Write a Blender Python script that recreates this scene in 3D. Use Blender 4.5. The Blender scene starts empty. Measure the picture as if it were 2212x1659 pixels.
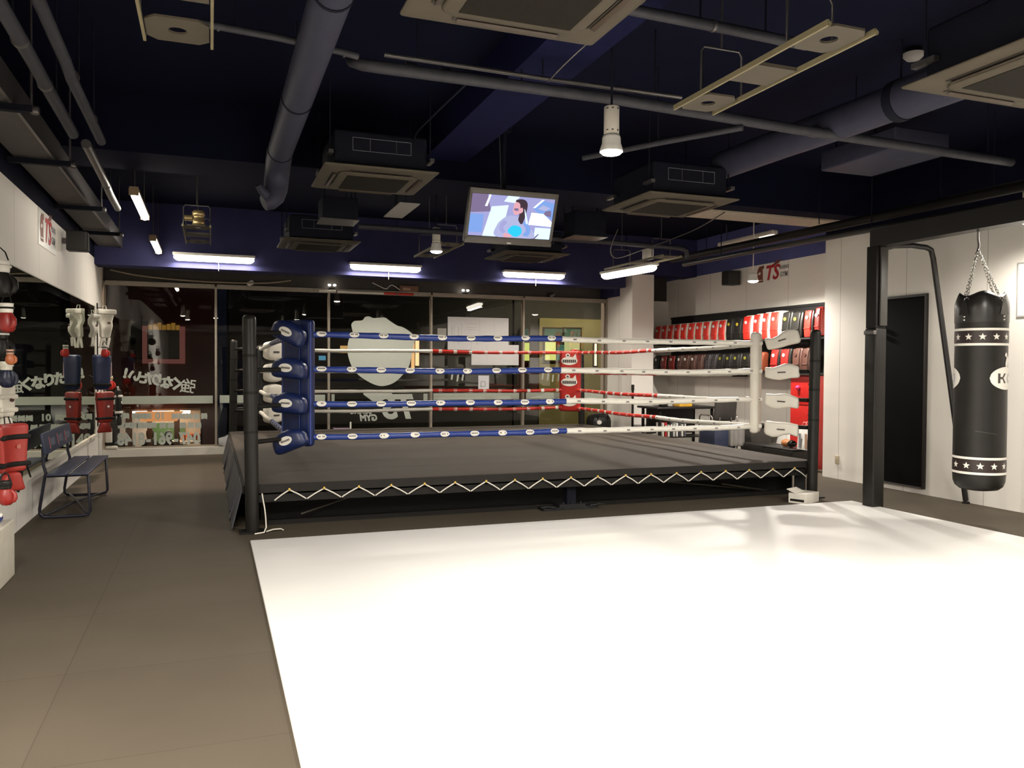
import bpy, math, random
from mathutils import Vector, Matrix
random.seed(7)
PI = math.pi
SC = bpy.context.scene
COL = SC.collection

# ------------------------------------------------------------------ camera
W, H, FPX, CZ = 2212, 1659, 1750.0, 1.5
PSI, TH, RO = 0.356181, 0.022050, 0.006
def _axes():
    s, c = math.sin, math.cos
    f = Vector((s(PSI)*c(TH), c(PSI)*c(TH), -s(TH)))
    r0 = Vector((c(PSI), -s(PSI), 0)); u0 = r0.cross(f)
    return (r0*c(RO)+u0*s(RO), u0*c(RO)-r0*s(RO), f)
RX, UX, FX = _axes()
cd = bpy.data.cameras.new('camera'); cam = bpy.data.objects.new('camera', cd); COL.objects.link(cam)
cd.sensor_fit = 'HORIZONTAL'; cd.sensor_width = 36.0; cd.lens = 36.0*FPX/W; cd.clip_start = .05; cd.clip_end = 200
cam.matrix_world = Matrix(((RX.x, UX.x, -FX.x, 0), (RX.y, UX.y, -FX.y, 0), (RX.z, UX.z, -FX.z, CZ), (0, 0, 0, 1)))
SC.camera = cam
SC.view_settings.view_transform = 'Standard'; SC.view_settings.look = 'None'
SC.view_settings.gamma = 1.0; SC.view_settings.use_curve_mapping = False
SC.view_settings.exposure = 0.42
SC.cycles.use_denoising = True; SC.cycles.use_adaptive_sampling = True; SC.cycles.adaptive_threshold = .03
SC.cycles.max_bounces = 6; SC.cycles.diffuse_bounces = 3; SC.cycles.glossy_bounces = 4
SC.cycles.transparent_max_bounces = 8
SC.cycles.sample_clamp_indirect = 6.0
# measuring aids: where the sight line of a photo point meets a real plane of the room
def _ray(px, py):
    return FX + RX*((px-W/2)/FPX) + UX*((H/2-py)/FPX)
def onX(px, py, X):
    d = _ray(px, py); t = X/d.x; return Vector((X, d.y*t, CZ+d.z*t))
def onY(px, py, Y):
    d = _ray(px, py); t = Y/d.y; return Vector((d.x*t, Y, CZ+d.z*t))
def onZ(px, py, z):
    d = _ray(px, py); t = (z-CZ)/d.z; return Vector((d.x*t, d.y*t, z))

# ------------------------------------------------------------------ materials
def _srgb(c):
    return tuple((x/12.92 if x <= .04045 else ((x+.055)/1.055)**2.4) for x in c)
MATS = {}
def mat(name, col, rough=.55, metal=0., var=.06, scale=14., bump=0., spec=.5, coat=0., emit=None, estr=0., alpha=1.):
    if name in MATS: return MATS[name]
    m = bpy.data.materials.new(name); m.use_nodes = True; nt = m.node_tree
    b = nt.nodes['Principled BSDF']
    b.inputs['Roughness'].default_value = rough; b.inputs['Metallic'].default_value = metal
    b.inputs['Specular IOR Level'].default_value = spec
    b.inputs['Coat Weight'].default_value = coat
    b.inputs['Base Color'].default_value = (*col, 1)
    if var or bump:
        tc = nt.nodes.new('ShaderNodeTexCoord'); nz = nt.nodes.new('ShaderNodeTexNoise')
        nz.inputs['Scale'].default_value = scale; nz.inputs['Detail'].default_value = 4
        nt.links.new(tc.outputs['Object'], nz.inputs['Vector'])
        if var:
            r = nt.nodes.new('ShaderNodeValToRGB')
            r.color_ramp.elements[0].position = .3; r.color_ramp.elements[1].position = .7
            r.color_ramp.elements[0].color = (*[x*(1-var) for x in col], 1)
            r.color_ramp.elements[1].color = (*[min(1, x*(1+var)) for x in col], 1)
            nt.links.new(nz.outputs['Fac'], r.inputs['Fac']); nt.links.new(r.outputs['Color'], b.inputs['Base Color'])
        if bump:
            bp = nt.nodes.new('ShaderNodeBump'); bp.inputs['Strength'].default_value = bump; bp.inputs['Distance'].default_value = .01
            nt.links.new(nz.outputs['Fac'], bp.inputs['Height']); nt.links.new(bp.outputs['Normal'], b.inputs['Normal'])
    if emit:
        b.inputs['Emission Color'].default_value = (*emit, 1); b.inputs['Emission Strength'].default_value = estr
    MATS[name] = m
    return m
def floor_mat():
    m = mat('rubber_floor', (.078, .064, .046), .7, var=.10, scale=1.1, bump=0.)
    nt = m.node_tree; b = nt.nodes['Principled BSDF']
    b.inputs['Specular IOR Level'].default_value = .14
    tc = nt.nodes.new('ShaderNodeTexCoord'); br = nt.nodes.new('ShaderNodeTexBrick')
    br.offset = 0.; br.inputs['Scale'].default_value = 1.; br.inputs['Brick Width'].default_value = 1.; br.inputs['Row Height'].default_value = 1.
    br.inputs['Mortar Size'].default_value = .003; br.inputs['Mortar Smooth'].default_value = 0.
    br.inputs['Color1'].default_value = (1, 1, 1, 1); br.inputs['Color2'].default_value = (.93, .93, .93, 1); br.inputs['Mortar'].default_value = (.72, .72, .72, 1)
    mp = nt.nodes.new('ShaderNodeMapping'); mp.inputs['Location'].default_value = (.25, .28, 0)
    old = b.inputs['Base Color'].links[0].from_socket
    mx = nt.nodes.new('ShaderNodeMixRGB'); mx.blend_type = 'MULTIPLY'; mx.inputs[0].default_value = 1
    nt.links.new(tc.outputs['Object'], mp.inputs['Vector']); nt.links.new(mp.outputs['Vector'], br.inputs['Vector'])
    nt.links.new(old, mx.inputs[1]); nt.links.new(br.outputs['Color'], mx.inputs[2]); nt.links.new(mx.outputs[0], b.inputs['Base Color'])
    n2 = nt.nodes.new('ShaderNodeTexNoise'); n2.inputs['Scale'].default_value = 260
    bp = nt.nodes.new('ShaderNodeBump'); bp.inputs['Strength'].default_value = .12; bp.inputs['Distance'].default_value = .004
    nt.links.new(tc.outputs['Object'], n2.inputs['Vector']); nt.links.new(n2.outputs['Fac'], bp.inputs['Height']); nt.links.new(bp.outputs['Normal'], b.inputs['Normal'])
    return m
def wall_mat():
    # painted panels with a thin vertical seam about every 1.1 m
    m = mat('white_wall', (.84, .80, .735), .62, var=.015, scale=2.)
    nt = m.node_tree; b = nt.nodes['Principled BSDF']
    tc = nt.nodes.new('ShaderNodeTexCoord'); sx = nt.nodes.new('ShaderNodeSeparateXYZ'); nt.links.new(tc.outputs['Object'], sx.inputs[0])
    a = nt.nodes.new('ShaderNodeMath'); a.operation = 'DIVIDE'; a.inputs[1].default_value = 1.1; nt.links.new(sx.outputs['Y'], a.inputs[0])
    fr = nt.nodes.new('ShaderNodeMath'); fr.operation = 'FRACT'; nt.links.new(a.outputs[0], fr.inputs[0])
    lt = nt.nodes.new('ShaderNodeMath'); lt.operation = 'LESS_THAN'; lt.inputs[1].default_value = .006; nt.links.new(fr.outputs[0], lt.inputs[0])
    old = b.inputs['Base Color'].links[0].from_socket
    mx = nt.nodes.new('ShaderNodeMixRGB'); mx.inputs[2].default_value = (.38, .35, .31, 1)
    nt.links.new(lt.outputs[0], mx.inputs[0]); nt.links.new(old, mx.inputs[1]); nt.links.new(mx.outputs[0], b.inputs['Base Color'])
    return m
def glass_mat():
    m = bpy.data.materials.new('window_glass'); m.use_nodes = True; nt = m.node_tree; nt.nodes.clear()
    o = nt.nodes.new('ShaderNodeOutputMaterial'); mx = nt.nodes.new('ShaderNodeMixShader')
    t = nt.nodes.new('ShaderNodeBsdfTransparent'); t.inputs[0].default_value = (.86, .87, .86, 1)
    g = nt.nodes.new('ShaderNodeBsdfGlossy'); g.inputs['Roughness'].default_value = .0; g.inputs[0].default_value = (1, 1, 1, 1)
    fr = nt.nodes.new('ShaderNodeFresnel'); fr.inputs[0].default_value = 1.5
    nt.links.new(fr.outputs[0], mx.inputs[0]); nt.links.new(t.outputs[0], mx.inputs[1]); nt.links.new(g.outputs[0], mx.inputs[2]); nt.links.new(mx.outputs[0], o.inputs[0])
    MATS['window_glass'] = m; return m
def mirror_mat():
    m = bpy.data.materials.new('mirror_silver'); m.use_nodes = True; nt = m.node_tree; nt.nodes.clear()
    o = nt.nodes.new('ShaderNodeOutputMaterial'); g = nt.nodes.new('ShaderNodeBsdfGlossy')
    g.inputs['Roughness'].default_value = 0.; g.inputs[0].default_value = (.80, .83, .78, 1); nt.links.new(g.outputs[0], o.inputs[0])
    MATS['mirror_silver'] = m; return m
def em(name, col, s):
    if name in MATS: return MATS[name]
    m = bpy.data.materials.new(name); m.use_nodes = True; nt = m.node_tree; nt.nodes.clear()
    o = nt.nodes.new('ShaderNodeOutputMaterial'); e = nt.nodes.new('ShaderNodeEmission')
    e.inputs[0].default_value = (*col, 1); e.inputs[1].default_value = s; nt.links.new(e.outputs[0], o.inputs[0])
    MATS[name] = m; return m
WALL = wall_mat(); FLOOR = floor_mat(); GLASS = glass_mat(); MIRROR = mirror_mat()
NAVY = mat('navy_ceiling_paint', (.0034, .0042, .0145), .85, var=.12, scale=3., spec=.10)
BLUE = mat('navy_beam_paint', (.032, .033, .088), .75, var=.08, scale=3., spec=.12)
DARKMETAL = mat('dark_painted_metal', (.0085, .0092, .0155), .65, var=.1, spec=.10)
DUCT = mat('navy_grey_duct_paint', (.034, .035, .056), .55, var=.08, bump=.05, spec=.25)
PIPE = mat('grey_pipe_paint', (.034, .034, .041), .55, var=.15, spec=.3)
BLACK = mat('black_paint', (.010, .009, .008), .55, var=.1, spec=.2)
BLACKVINYL = mat('black_vinyl', (.0125, .0115, .0098), .40, var=.15, scale=9, bump=.06, spec=.32)
CHROME = mat('chrome', (.62, .60, .56), .25, metal=1., var=.03)
STEEL = mat('galvanised_steel', (.16, .15, .145), .4, metal=.8, var=.1)
WHITEP = mat('white_plastic', (.74, .72, .68), .4, var=.02)
IVORY = mat('ivory_plastic', (.62, .58, .50), .5, var=.03)
CREAM = mat('cream_paint', (.72, .68, .60), .5, var=.03)
ACP = mat('dimmed_white_plastic', (.080, .068, .050), .6, var=.06, scale=5, spec=.12)  # white plastic, dim ceiling light put into its colour as a dark tone
ACG = mat('air_grille', (.014, .012, .009), .7, var=.1, scale=60, spec=.1)
MATWHITE = mat('white_mat_vinyl', (.80, .785, .755), .42, var=.012, scale=1.5)
CANVAS = mat('dark_canvas', (.052, .041, .031), .85, var=.10, scale=2.5, bump=.05)
CANVAS_HEM = mat('black_canvas_hem', (.020, .018, .016), .8, var=.1, spec=.15)
ROPEBLUE = mat('blue_vinyl_wrap', (.020, .045, .235), .34, var=.10, scale=20, bump=.10)
ROPEWHITE = mat('white_vinyl_wrap', (.80, .77, .69), .4, var=.04, scale=20, bump=.10)
ROPERED = mat('red_vinyl_wrap', (.56, .028, .018), .36, var=.10, scale=20, bump=.10)
PADBLUE = mat('blue_vinyl_pad', (.007, .016, .075), .36, var=.08, scale=8, bump=.05)
PADRED = mat('red_vinyl_pad', (.42, .022, .016), .36, var=.06, scale=8, bump=.04)
PADWHITE = mat('white_vinyl_pad', (.76, .72, .63), .42, var=.04, scale=8, bump=.05)
REDV = mat('bright_red_vinyl', (.62, .030, .020), .33, var=.08, scale=9, bump=.05)
WINE = mat('dark_red_vinyl', (.26, .016, .012), .36, var=.08, scale=9, bump=.05)
BROWNV = mat('brown_vinyl', (.085, .036, .026), .4, var=.1, scale=9, bump=.05)
WHITEV = mat('off_white_vinyl', (.70, .66, .56), .42, var=.05, scale=9, bump=.05)
YELLOWV = mat('yellow_print', (.55, .40, .03), .5, var=.03)
PRINT = mat('white_print', (.78, .75, .68), .5, var=.02)
DARKPRINT = mat('dark_print', (.06, .05, .045), .6, var=.02)
BENCHBLUE = mat('blue_grey_bench_paint', (.040, .044, .085), .42, var=.05)
FROST = mat('frosted_window_film', (.42, .45, .385), .7, var=.02, emit=(.5, .53, .45), estr=0.)
LAMPON = em('lit_lamp', (1., .90, .74), 26.)
TUBEON = em('lit_tube', (1., .92, .79), 9.)

# ------------------------------------------------------------------ mesh builder
class MB:
    def __init__(s): s.v = []; s.f = []; s.m = []; s.sm = []
    def add(s, vs, fs, m=0, smooth=False):
        o = len(s.v); s.v += [Vector(p) for p in vs]
        for f in fs: s.f.append(tuple(i+o for i in f)); s.m.append(m); s.sm.append(smooth)
        return s
    def box(s, a, b, m=0):
        (x0, y0, z0), (x1, y1, z1) = a, b
        vs = [(x0,y0,z0),(x1,y0,z0),(x1,y1,z0),(x0,y1,z0),(x0,y0,z1),(x1,y0,z1),(x1,y1,z1),(x0,y1,z1)]
        return s.add(vs, [(0,3,2,1),(4,5,6,7),(0,1,5,4),(1,2,6,5),(2,3,7,6),(3,0,4,7)], m)
    def obox(s, c, hx, hy, hz, R=None, m=0):
        c = Vector(c); R = R or Matrix.Identity(3)
        vs = [c+R@Vector((x*hx, y*hy, z*hz)) for z in (-1,1) for (x,y) in ((-1,-1),(1,-1),(1,1),(-1,1))]
        return s.add(vs, [(0,3,2,1),(4,5,6,7),(0,1,5,4),(1,2,6,5),(2,3,7,6),(3,0,4,7)], m)
    def rbox(s, c, hx, hy, hz, r, R=None, m=0, warp=None, extra=2):
        # rounded box; warp(p) reshapes it in its own axes (coordinates within -h..h)
        c = Vector(c); R = R or Matrix.Identity(3); h = (hx, hy, hz); r = min(r, hx*.99, hy*.99, hz*.99)
        def ticks(a):
            t = [-a, -a+r*.12, -a+r*.45, -a+r]
            n = extra
            t += [(-a+r)+(2*(a-r))*k/(n+1) for k in range(1, n+1)] if a-r > 1e-4 else []
            return t+[a-r, a-r*.45, a-r*.12, a]
        idx = {}; vs = []; fs = []
        def vid(p):
            q = Vector([max(-(h[i]-r), min(h[i]-r, p[i])) for i in range(3)])
            d = Vector(p)-q
            if d.length > 1e-9: d = d.normalized()*r
            q = q+d; k = tuple(round(t, 6) for t in q)
            if k not in idx:
                idx[k] = len(vs); w = warp(q) if warp else q; vs.append(c+R@w)
            return idx[k]
        for ax in range(3):
            u, v = (ax+1) % 3, (ax+2) % 3; tu, tv = ticks(h[u]), ticks(h[v])
            for sg in (-1, 1):
                for i in range(len(tu)-1):
                    for j in range(len(tv)-1):
                        q = []
                        for a, b in ((i,j),(i+1,j),(i+1,j+1),(i,j+1)):
                            p = [0,0,0]; p[ax] = sg*h[ax]; p[u] = tu[a]; p[v] = tv[b]; q.append(vid(p))
                        if sg < 0: q.reverse()
                        q2 = [x for k, x in enumerate(q) if x != q[k-1]]
                        if len(set(q2)) >= 3: fs.append(tuple(q2))
        return s.add(vs, fs, m, True)
    def tube(s, pts, r, n=10, m=0, cap=True, flat=1.):
        pts = [Vector(p) for p in pts]; k = len(pts); rs = r if isinstance(r, (list, tuple)) else [r]*k
        tan = [(pts[min(i+1, k-1)]-pts[max(i-1, 0)]).normalized() for i in range(k)]
        up = Vector((0,0,1)) if abs(tan[0].z) < .9 else Vector((1,0,0))
        nx = tan[0].cross(up).normalized(); vs = []; fs = []
        for i in range(k):
            nx = (nx-tan[i]*nx.dot(tan[i])).normalized(); ny = tan[i].cross(nx)
            for j in range(n):
                a = 2*PI*j/n; vs.append(pts[i]+(nx*math.cos(a)*flat+ny*math.sin(a))*rs[i])
        for i in range(k-1):
            for j in range(n):
                fs.append((i*n+j, i*n+(j+1) % n, (i+1)*n+(j+1) % n, (i+1)*n+j))
        s.add(vs, fs, m, True)
        if cap: s.add([vs[j] for j in range(n)], [tuple(range(n-1, -1, -1))], m); s.add([vs[(k-1)*n+j] for j in range(n)], [tuple(range(n))], m)
        return s
    def lathe(s, c, prof, n=24, m=0, R=None):
        # prof: (radius, height) pairs about the local z axis
        c = Vector(c); R = R or Matrix.Identity(3); vs = []; fs = []
        for (r, z) in prof:
            for j in range(n): a = 2*PI*j/n; vs.append(c+R@Vector((r*math.cos(a), r*math.sin(a), z)))
        for i in range(len(prof)-1):
            for j in range(n): fs.append((i*n+j, i*n+(j+1) % n, (i+1)*n+(j+1) % n, (i+1)*n+j))
        return s.add(vs, fs, m, True)
    def prism(s, poly, o, ux, uy, t, m=0):
        # flat outline (2-D points) on the frame o, ux, uy, thickened by t along ux x uy
        o, ux, uy = Vector(o), Vector(ux), Vector(uy); nrm = ux.cross(uy).normalized(); k = len(poly)
        a = [o+ux*x+uy*y for x, y in poly]; b = [p+nrm*t for p in a]
        return s.add(a+b, [tuple(range(k-1, -1, -1)), tuple(range(k, 2*k))]+[(i, (i+1) % k, k+(i+1) % k, k+i) for i in range(k)], m)
    def loft(s, rings, m=0, cap=True):
        n = len(rings[0]); vs = [p for r in rings for p in r]; fs = []
        for i in range(len(rings)-1):
            for j in range(n): fs.append((i*n+j, i*n+(j+1) % n, (i+1)*n+(j+1) % n, (i+1)*n+j))
        if cap: fs += [tuple(range(n-1, -1, -1)), tuple((len(rings)-1)*n+j for j in range(n))]
        return s.add(vs, fs, m, True)
    def merge(s, o, M=None):
        s.add([M@p if M else p for p in o.v], [], 0); base = len(s.v)-len(o.v)
        for f, m, sm in zip(o.f, o.m, o.sm): s.f.append(tuple(i+base for i in f)); s.m.append(m); s.sm.append(sm)
        return s
    def build(s, name, mats, parent=None, origin=None):
        if not isinstance(mats, (list, tuple)): mats = [mats]
        me = bpy.data.meshes.new(name)
        if parent is not None: org = wloc(parent) if origin is None else Vector(origin)
        else:
            lo = Vector([min(p[i] for p in s.v) for i in range(3)]); hi = Vector([max(p[i] for p in s.v) for i in range(3)])
            org = Vector(origin) if origin is not None else Vector(((lo.x+hi.x)/2, (lo.y+hi.y)/2, lo.z))
        me.from_pydata([p-org for p in s.v], [], s.f)
        for mm in mats: me.materials.append(mm)
        me.polygons.foreach_set('material_index', s.m); me.polygons.foreach_set('use_smooth', s.sm)
        me.update()
        o = bpy.data.objects.new(name, me); COL.objects.link(o)
        if parent is not None: o.parent = parent; o.location = org-wloc(parent)
        else: o.location = org
        return o
def wloc(o):
    v = Vector(o.location)
    while o.parent: o = o.parent; v += Vector(o.location)
    return v
def tag(o, label=None, cat=None, group=None, kind=None):
    if label: o['label'] = label
    if cat: o['category'] = cat
    if group: o['group'] = group
    if kind: o['kind'] = kind
    return o
def thing(name, label, cat, loc=(0,0,0), group=None):
    o = bpy.data.objects.new(name, None); COL.objects.link(o); o.location = loc; o.empty_display_size = .1
    return tag(o, label, cat, group)
def struct(name, mb, m, parent=None):
    o = mb.build(name, m, parent)
    if parent is None: o['kind'] = 'structure'
    return o
def dup(root, loc, label=None, rotz=None, group=None):
    def cp(o, par):
        c = o.copy(); COL.objects.link(c)
        if par: c.parent = par
        for ch in list(o.children): cp(ch, c)
        return c
    r = cp(root, None); r.location = loc
    if rotz is not None: r.rotation_euler = (0, 0, rotz)
    if label: r['label'] = label
    if group: r['group'] = group
    return r
def rotz(a): return Matrix.Rotation(a, 3, 'Z')
def frame(ux, uy):
    ux = Vector(ux).normalized(); uy = Vector(uy).normalized(); return Matrix((ux, uy, ux.cross(uy))).transposed()
def ellipse(cx, cy, rx, ry, n=20, rot=0.):
    c, s_ = math.cos(rot), math.sin(rot); out = []
    for i in range(n):
        a = 2*PI*i/n; x, y = rx*math.cos(a), ry*math.sin(a); out.append((cx+x*c-y*s_, cy+x*s_+y*c))
    return out
def smooth(p, n=4):
    # closed rounded outline through the given points
    k = len(p); out = []
    for i in range(k):
        a, b, c, d = p[i-1], p[i], p[(i+1) % k], p[(i+2) % k]
        for j in range(n):
            s = j/n; out.append(tuple(.5*((2*b[q])+(c[q]-a[q])*s+(2*a[q]-5*b[q]+4*c[q]-d[q])*s*s+(3*b[q]-a[q]-3*c[q]+d[q])*s**3) for q in (0, 1)))
    return out
def rect(x0, y0, x1, y1): return [(x0,y0),(x1,y0),(x1,y1),(x0,y1)]
def textmb(txt, size, o, ux, uy, t=.003, m=0, bold=0., shear=0., align='CENTER', sx=1.):
    cu = bpy.data.curves.new('lettering', 'FONT'); cu.body = txt; cu.size = size; cu.align_x = align; cu.align_y = 'CENTER'
    cu.offset = bold; cu.shear = shear; cu.resolution_u = 3
    ob = bpy.data.objects.new('lettering', cu); COL.objects.link(ob)
    me = bpy.data.meshes.new_from_object(ob.evaluated_get(bpy.context.evaluated_depsgraph_get()))
    bpy.data.objects.remove(ob); bpy.data.curves.remove(cu)
    o, ux, uy = Vector(o), Vector(ux).normalized(), Vector(uy).normalized(); n = ux.cross(uy)
    mb = MB(); vs = [o+ux*(v.co.x*sx)+uy*v.co.y+n*t for v in me.vertices]
    mb.add(vs, [tuple(p.vertices) for p in me.polygons], m)
    bpy.data.meshes.remove(me)
    return mb
# ================================================================== THE ROOM
XL, XR, XA, YB, ZC, YREAR = -1.62, 7.95, 8.8, 14.5, 3.95, -7.
struct('floor', MB().box((XL-.3, YREAR-.2, -.12), (XA+.3, YB+.02, 0)), FLOOR)
struct('ceiling', MB().box((XL-.3, YREAR-.2, ZC), (XA+.3, YB+.3, ZC+.15)), NAVY)
struct('wall_left', MB().box((XL-.2, YREAR, 0), (XL, YB+.2, 3.075)), WALL)
struct('wall_left_upper', MB().box((XL-.2, YREAR, 3.075), (XL, YB+.2, ZC)), NAVY)
struct('wall_right', MB().box((XR, YREAR, 0), (XR+.2, 9.0, 3.26)).box((XR+.2, 8.85, 0), (XA+.15, 9.0, 3.26)), WALL)
struct('wall_right_upper', MB().box((XR, YREAR, 3.26), (XR+.2, 9.0, ZC)).box((XR+.2, 8.85, 3.26), (XA+.15, 9.0, ZC)), NAVY)
struct('wall_alcove', MB().box((XA, 9.0, 0), (XA+.15, YB+.3, 3.255)), WALL)
struct('wall_alcove_upper', MB().box((XA, 9.0, 3.255), (XA+.15, YB+.3, ZC)), mat('blue_alcove_paint', (.085,.095,.25), .7, var=.06, scale=3., spec=.15))
struct('wall_rear', MB().box((XL-.2, YREAR-.2, 0), (XR+.2, YREAR, ZC)), mat('rear_wall_paint', (.30, .28, .25), .7))
# window wall: dark header recess, beam in front of it, kerb under the glass, pier beside the alcove
HEAD = mat('brown_window_header', (.050, .042, .036), .6, var=.15)
FRAMEC = mat('beige_aluminium', (.33, .29, .235), .42, metal=.25, var=.08)
struct('wall_window_header', MB().box((XL, YB+.06, 2.84), (XA, YB+.25, ZC)), HEAD)
struct('wall_window_pier', MB().box((7.4, YB-.02, 0), (XA, YB+.25, 2.84)), WALL)
struct('trim_1', MB().box((XL, 13.5, 2.985), (7.28, 13.95, ZC)), BLUE)
struct('trim_2', MB().box((XL+.003, YB-.14, 0), (7.4, YB+.10, .125)), CREAM)
pier = MB().box((7.4, 13.46, 0), (7.86, YB-.02, 3.24))
struct('trim_3', pier, WALL)
struct('trim_4', MB().box((7.28, 13.95, 2.86), (7.399, YB+.05, 3.35)).box((7.28, 13.46, 3.24), (XA, 13.95, ZC)), BLUE)
# down-stand beams
struct('trim_5', MB().box((XL, 8.12, 3.42), (XR, 8.88, ZC)), NAVY)
struct('trim_6', MB().box((2.05, 1.0, 3.62), (2.5, 8.12, ZC)), mat('dark_blue_beam_paint', (.007,.008,.034), .8, var=.1, spec=.08))
struct('trim_7', MB().box((5.3, 8.42, 3.40), (XR, 8.88, 3.4195)), mat('lit_beam_underside', (.42, .36, .28), .6, var=.1))  # pale plate standing for warm light on the beam's underside
struct('baseboard_left', MB().box((XL, 8.25, .415), (XL+.035, 13.46, .455)), CREAM)
# lower ceiling and partitions of the back of the gym, behind the photographer
struct('trim_9', MB().box((XL, YREAR, 2.75), (XR, -3.0, 2.95)), mat('back_ceiling_paint', (.20, .19, .18), .7))

# windows ------------------------------------------------------------
MX = [XL+.02, .083, 1.947, 3.797, 5.611, 7.395]
for i in range(5):
    x0, x1 = MX[i], MX[i+1]
    w = bpy.data.objects.new('window_%d' % (i+1), None); COL.objects.link(w); w.location = ((x0+x1)/2, YB, .125); w['kind'] = 'structure'
    f = MB().box((x0-.018 if i else x0, YB-.05, .125), (x0+.018, YB+.05, 2.80))
    if i == 4: f.box((x1-.03, YB-.05, .125), (x1, YB+.05, 2.80))
    f.box((x0+.018, YB-.06, 2.765), (x1 - (.03 if i == 4 else .018), YB+.05, 2.835))
    f.box((x0+.018, YB-.02, .125), (x1-.018, YB+.03, .15))
    f.build('window_frame', FRAMEC, w)
    MB().box((x0+.019, YB-.003, .15), (x1-.019, YB+.003, 2.765)).build('pane', GLASS, w)

# door in the wall with the heavy bag ------------------------------------
d = bpy.data.objects.new('door_1', None); COL.objects.link(d); d.location = (XR, 7.65, .07); d['kind'] = 'structure'
MB().box((XR-.02, 7.30, .07), (XR, 8.02, 2.36)).build('door_leaf', mat('black_door', (.004, .004, .004), .6, var=.1, spec=.06), d)
MB().box((XR-.035, 7.27, .07), (XR, 7.30, 2.39)).box((XR-.035, 8.02, .07), (XR, 8.05, 2.39)).box((XR-.035, 7.30, 2.36), (XR, 8.02, 2.39)).build('door_frame', mat('dark_door_frame', (.014, .010, .009), .4), d)
MB().tube([(XR-.02, 7.94, .42), (XR-.06, 7.94, .42), (XR-.06, 7.94, .52), (XR-.02, 7.94, .52)], .008).build('handle', CHROME, d)
hg = MB()
for z in (1.98, 1.90): hg.tube([(XR-.045, 7.99, z), (XR-.045, 7.99, z+.05)], .012)
hg.build('hinge', mat('brass', (.55, .42, .12), .35, metal=.8), d)
MB().box((XR-.05, 7.30, .07), (XR-.021, 8.02, .085)).build('threshold', STEEL, d)
t = thing('wall_outlet', 'beige power outlet low on the white wall beside the black door', 'outlet', (XR, 8.72, .21))
MB().rbox((XR-.006, 8.72, .26), .006, .035, .055, .004).build('cover_plate', mat('beige_plate', (.50, .42, .30), .5), t)
MB().box((XR-.0145, 8.71, .245), (XR-.0121, 8.73, .275)).build('socket', mat('beige_socket', (.40, .33, .23), .5), t)
# mirror on the side wall ------------------------------------------------
t = thing('wall_mirror', 'long mirror on the side wall reflecting the window lettering, above the blue bench', 'mirror', (XL, 10.5, .456))
MB().box((XL+.001, 4.5, .456), (XL+.012, 13.43, 2.345)).build('mirror_glass', MIRROR, t)
MB().box((XL+.001, 13.43, .456), (XL+.02, 13.45, 2.36)).box((XL+.001, 4.5, 2.345), (XL+.02, 13.43, 2.36)).build('edge_trim', CREAM, t)

# white mat ----------------------------------------------------------
mt = MB().rbox((3.51, 1.6, .011), 3.20, 5.53, .0105, .006, extra=0)
tag(mt.build('floor_mat', MATWHITE), 'large white training mat covering the floor in front of the boxing ring', 'mat')

p = onX(2199, 540, XR-.01)
t = thing('wall_board', 'white board on the wall past the heavy bag, cut by the frame edge', 'board', (XR-.01, p.y-.45, 2.05))
MB().box((XR-.012, p.y-.9, 2.06), (XR-.0015, p.y-.012, 2.60)).build('board_face', mat('board_white', (.80,.78,.74), .35, var=.01), t)
MB().box((XR-.018, p.y-.912, 2.045), (XR-.0015, p.y, 2.059)).box((XR-.018, p.y-.912, 2.601), (XR-.0015, p.y, 2.615)).box((XR-.018, p.y-.0115, 2.06), (XR-.0015, p.y, 2.60)).build('board_frame', mat('board_grey', (.42,.41,.39), .4), t)
# ================================================================== BOXING RING
ring = thing('boxing_ring', 'boxing ring with blue, white and red padded ropes and a dark canvas floor', 'boxing ring', (3.45, 10.7, 0))
RX0, RX1, RY0, RY1 = .73, 6.17, 7.98, 13.42
# canvas floor, hem, skirt, frame
dk = MB().rbox((3.45, 10.745, .39), 3.17, 3.135, .03, .028, extra=6, warp=lambda p: p+Vector((0, 0, .004*math.sin(p.x*2.1+p.y)+.003*math.sin(p.y*3.3))))
dk.build('canvas_floor', CANVAS, ring)
hem = MB()
hem.add([(.30,7.612,.418),(6.60,7.612,.418),(6.60,7.592,.345),(.30,7.592,.345),(.30,7.63,.418),(6.60,7.63,.418),(6.60,7.61,.345),(.30,7.61,.345)],
        [(0,3,2,1),(4,5,6,7),(0,1,5,4),(2,3,7,6),(0,4,7,3),(1,2,6,5)])
hem.box((.265,7.62,.34), (.279,13.87,.41)).box((6.621,7.62,.34), (6.635,13.87,.41)).box((.28,13.881,.34), (6.62,13.895,.41))
hem.build('canvas_hem', CANVAS_HEM, ring)
sk = MB()
for k in range(12):
    a = 7.72+k*.5; b = a+.485; o = .012*math.sin(k*1.7)
    sk.add([(.262,a,.385),(.262,b,.385),(.175+o,b,.012),(.17-o,a,.012),(.274,a,.385),(.274,b,.385),(.187+o,b,.012),(.182-o,a,.012)],
           [(0,1,2,3),(7,6,5,4),(0,4,5,1),(1,5,6,2),(2,6,7,3),(3,7,4,0)])
sk.build('side_skirt', mat('slate_skirt', (.055, .058, .072), .5, var=.1), ring)
fr = MB().box((.4,7.62,.255), (6.5,7.70,.325)).box((.4,13.80,.255), (6.5,13.86,.325)).box((.30,7.7,.255), (.36,13.8,.325)).box((6.54,7.7,.255), (6.60,13.8,.325))
for k in range(1, 8): fr.box((.36, 7.7+.76*k, .27), (6.54, 7.74+.76*k, .33))
fr.build('deck_frame', mat('black_frame_tube', (.012, .011, .010), .55, spec=.2), ring)
MB().box((.36,7.70,.331), (6.54,13.8,.357)).build('deck_board', mat('dark_plywood', (.03, .025, .02), .7), ring)
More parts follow.
